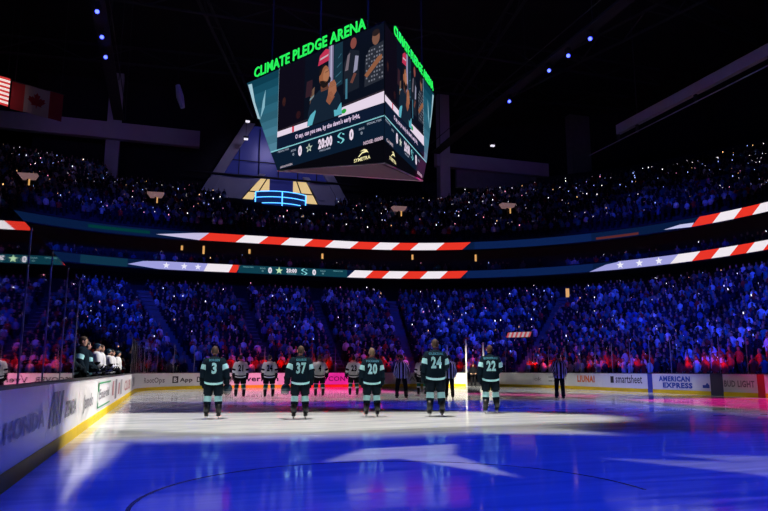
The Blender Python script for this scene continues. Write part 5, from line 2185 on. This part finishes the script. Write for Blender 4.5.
# flags hanging at the far left under the roof
fl = empty('flag', (-11.4, 60.3, 22.5))
tag(fl, 'red and white maple leaf flag hanging flat under the roof', 'flag', 'flags under the roof')
ang = math.radians(-8)


def flag_fn(w_, h_):
    def f(x, z, off=0.0):
        yy = .06 * math.sin(x * 3.2) - off
        return (x * math.cos(ang) - yy * math.sin(ang) - w_ / 2 * math.cos(ang), x * math.sin(ang) + yy * math.cos(ang), z - .22 * x)
    return f


f = flag_fn(4.1, 2.4)


def cloth(b, x0, x1, z0, z1, fn, mi, off=0.0, n=6):
    vs = []
    for i in range(n + 1):
        x = x0 + (x1 - x0) * i / n
        vs += [fn(x, z0, off), fn(x, z1, off), fn(x, z1, off - .02), fn(x, z0, off - .02)]
    fs = []
    for i in range(n):
        for k in range(4):
            j = (k + 1) % 4
            fs.append([i * 4 + k, i * 4 + 4 + k, i * 4 + 4 + j, i * 4 + j])
    b.add(vs, fs, mi)


b = MB()
cloth(b, 0, 1.05, .35, 2.75, f, 0)
cloth(b, 1.05, 3.05, .35, 2.75, f, 1)
cloth(b, 3.05, 4.1, .35, 2.75, f, 0)
leaf = [(0, -.85), (.06, -.45), (.5, -.5), (.42, -.35), (.85, .05), (.7, .1), (.75, .38), (.45, .3), (.4, .45), (.2, .25), (.3, .7), (.15, .62), (0, .9)]
leaf = leaf + [(-x, z) for x, z in leaf[-2::-1]]
put_poly(b, [(2.05 + .85 * x, 1.55 + .85 * z) for x, z in leaf], lambda x, z: f(x, z, .03), 0)
b.build('cloth', [M['flag_red'], M['flag_white']], fl)
b = MB(); b.tube([f(-.1, 2.78), f(4.2, 2.78)], .04, 6)
b.build('pole', M['truss'], fl)
b = MB(); b.tube([f(.2, 2.8), (f(.2, 2.8)[0], f(.2, 2.8)[1], 17.98)], .025, 5); b.tube([f(3.9, 2.8), (f(3.9, 2.8)[0], f(3.9, 2.8)[1], 17.98)], .025, 5)
b.build('rope', M['truss'], fl)
fl = empty('flag', (-15.35, 59.6, 23.1))
tag(fl, 'striped flag with its bright light put into the cloth colour hanging at the left edge of the photo', 'flag', 'flags under the roof')
f = flag_fn(4.1, 2.4)
b = MB()  # cloth glows by emission in place of light falling on it
lit = [mat('glow_flag_red', (.5, .03, .04), .8, emit=(.75, .05, .05), es=.75, noise=0), mat('glow_flag_white', (.8, .75, .72), .8, emit=(1, .80, .74), es=.9, noise=0),
       mat('glow_flag_blue', (.03, .04, .25), .8, emit=(.03, .04, .3), es=.6, noise=0)]
for i in range(13):
    cloth(b, 0 if i < 6 else 1.7, 4.1, .35 + i * 2.4 / 13, .35 + (i + 1) * 2.4 / 13, f, i % 2)
cloth(b, 0, 1.7, .35 + 6 * 2.4 / 13, 2.75, f, 2)
b.build('cloth', lit, fl)
b = MB(); b.tube([f(-.1, 2.78), f(4.2, 2.78)], .04, 6)
b.build('pole', M['truss'], fl)
b = MB(); b.tube([f(.2, 2.8), (f(.2, 2.8)[0], f(.2, 2.8)[1], 17.28)], .025, 5); b.tube([f(3.9, 2.8), (f(3.9, 2.8)[0], f(3.9, 2.8)[1], 17.28)], .025, 5)
b.build('rope', M['truss'], fl)
# two small white work lamps above the gable window and the pale speaker under the roof
for (x, y, z, lb) in ((9.2, 91, 33.0, 'small white work lamp above the gable window'), (9.3, 90.5, 35.4, 'dimmer white work lamp near the scoreboard edge'), (43.5, 83.5, 33.2, 'small white work lamp under the roof right of the scoreboard')):
    r = empty('work_lamp', (x, y, z))
    tag(r, lb, 'lamp')
    b = MB(); b.box((0, 0, .25), (.7, .4, .3)); b.tube([(0, 0, .3), (0, 0, 40.49 - z)], .03, 5); b.build('housing', M['black'], r)
    b = MB(); b.box((0, -.05, 0), (.55, .35, .2)); b.build('lens', M['warm_white'], r)
r = empty('hanging_speaker', (.1, 60, 24.4))
tag(r, 'slim pale line speaker hanging tilted under the roof', 'speaker')
b = MB(); b.tube([(-.25, 0, 2.2), (0, 0, 1.1), (.28, 0, .1)], [.22, .34, .2], 8); b.build('cabinet', M['plaster'], r)
b = MB(); b.tube([(-.25, 0, 2.2), (-.25, 0, 16.2)], .03, 5); b.build('cable', M['black'], r)
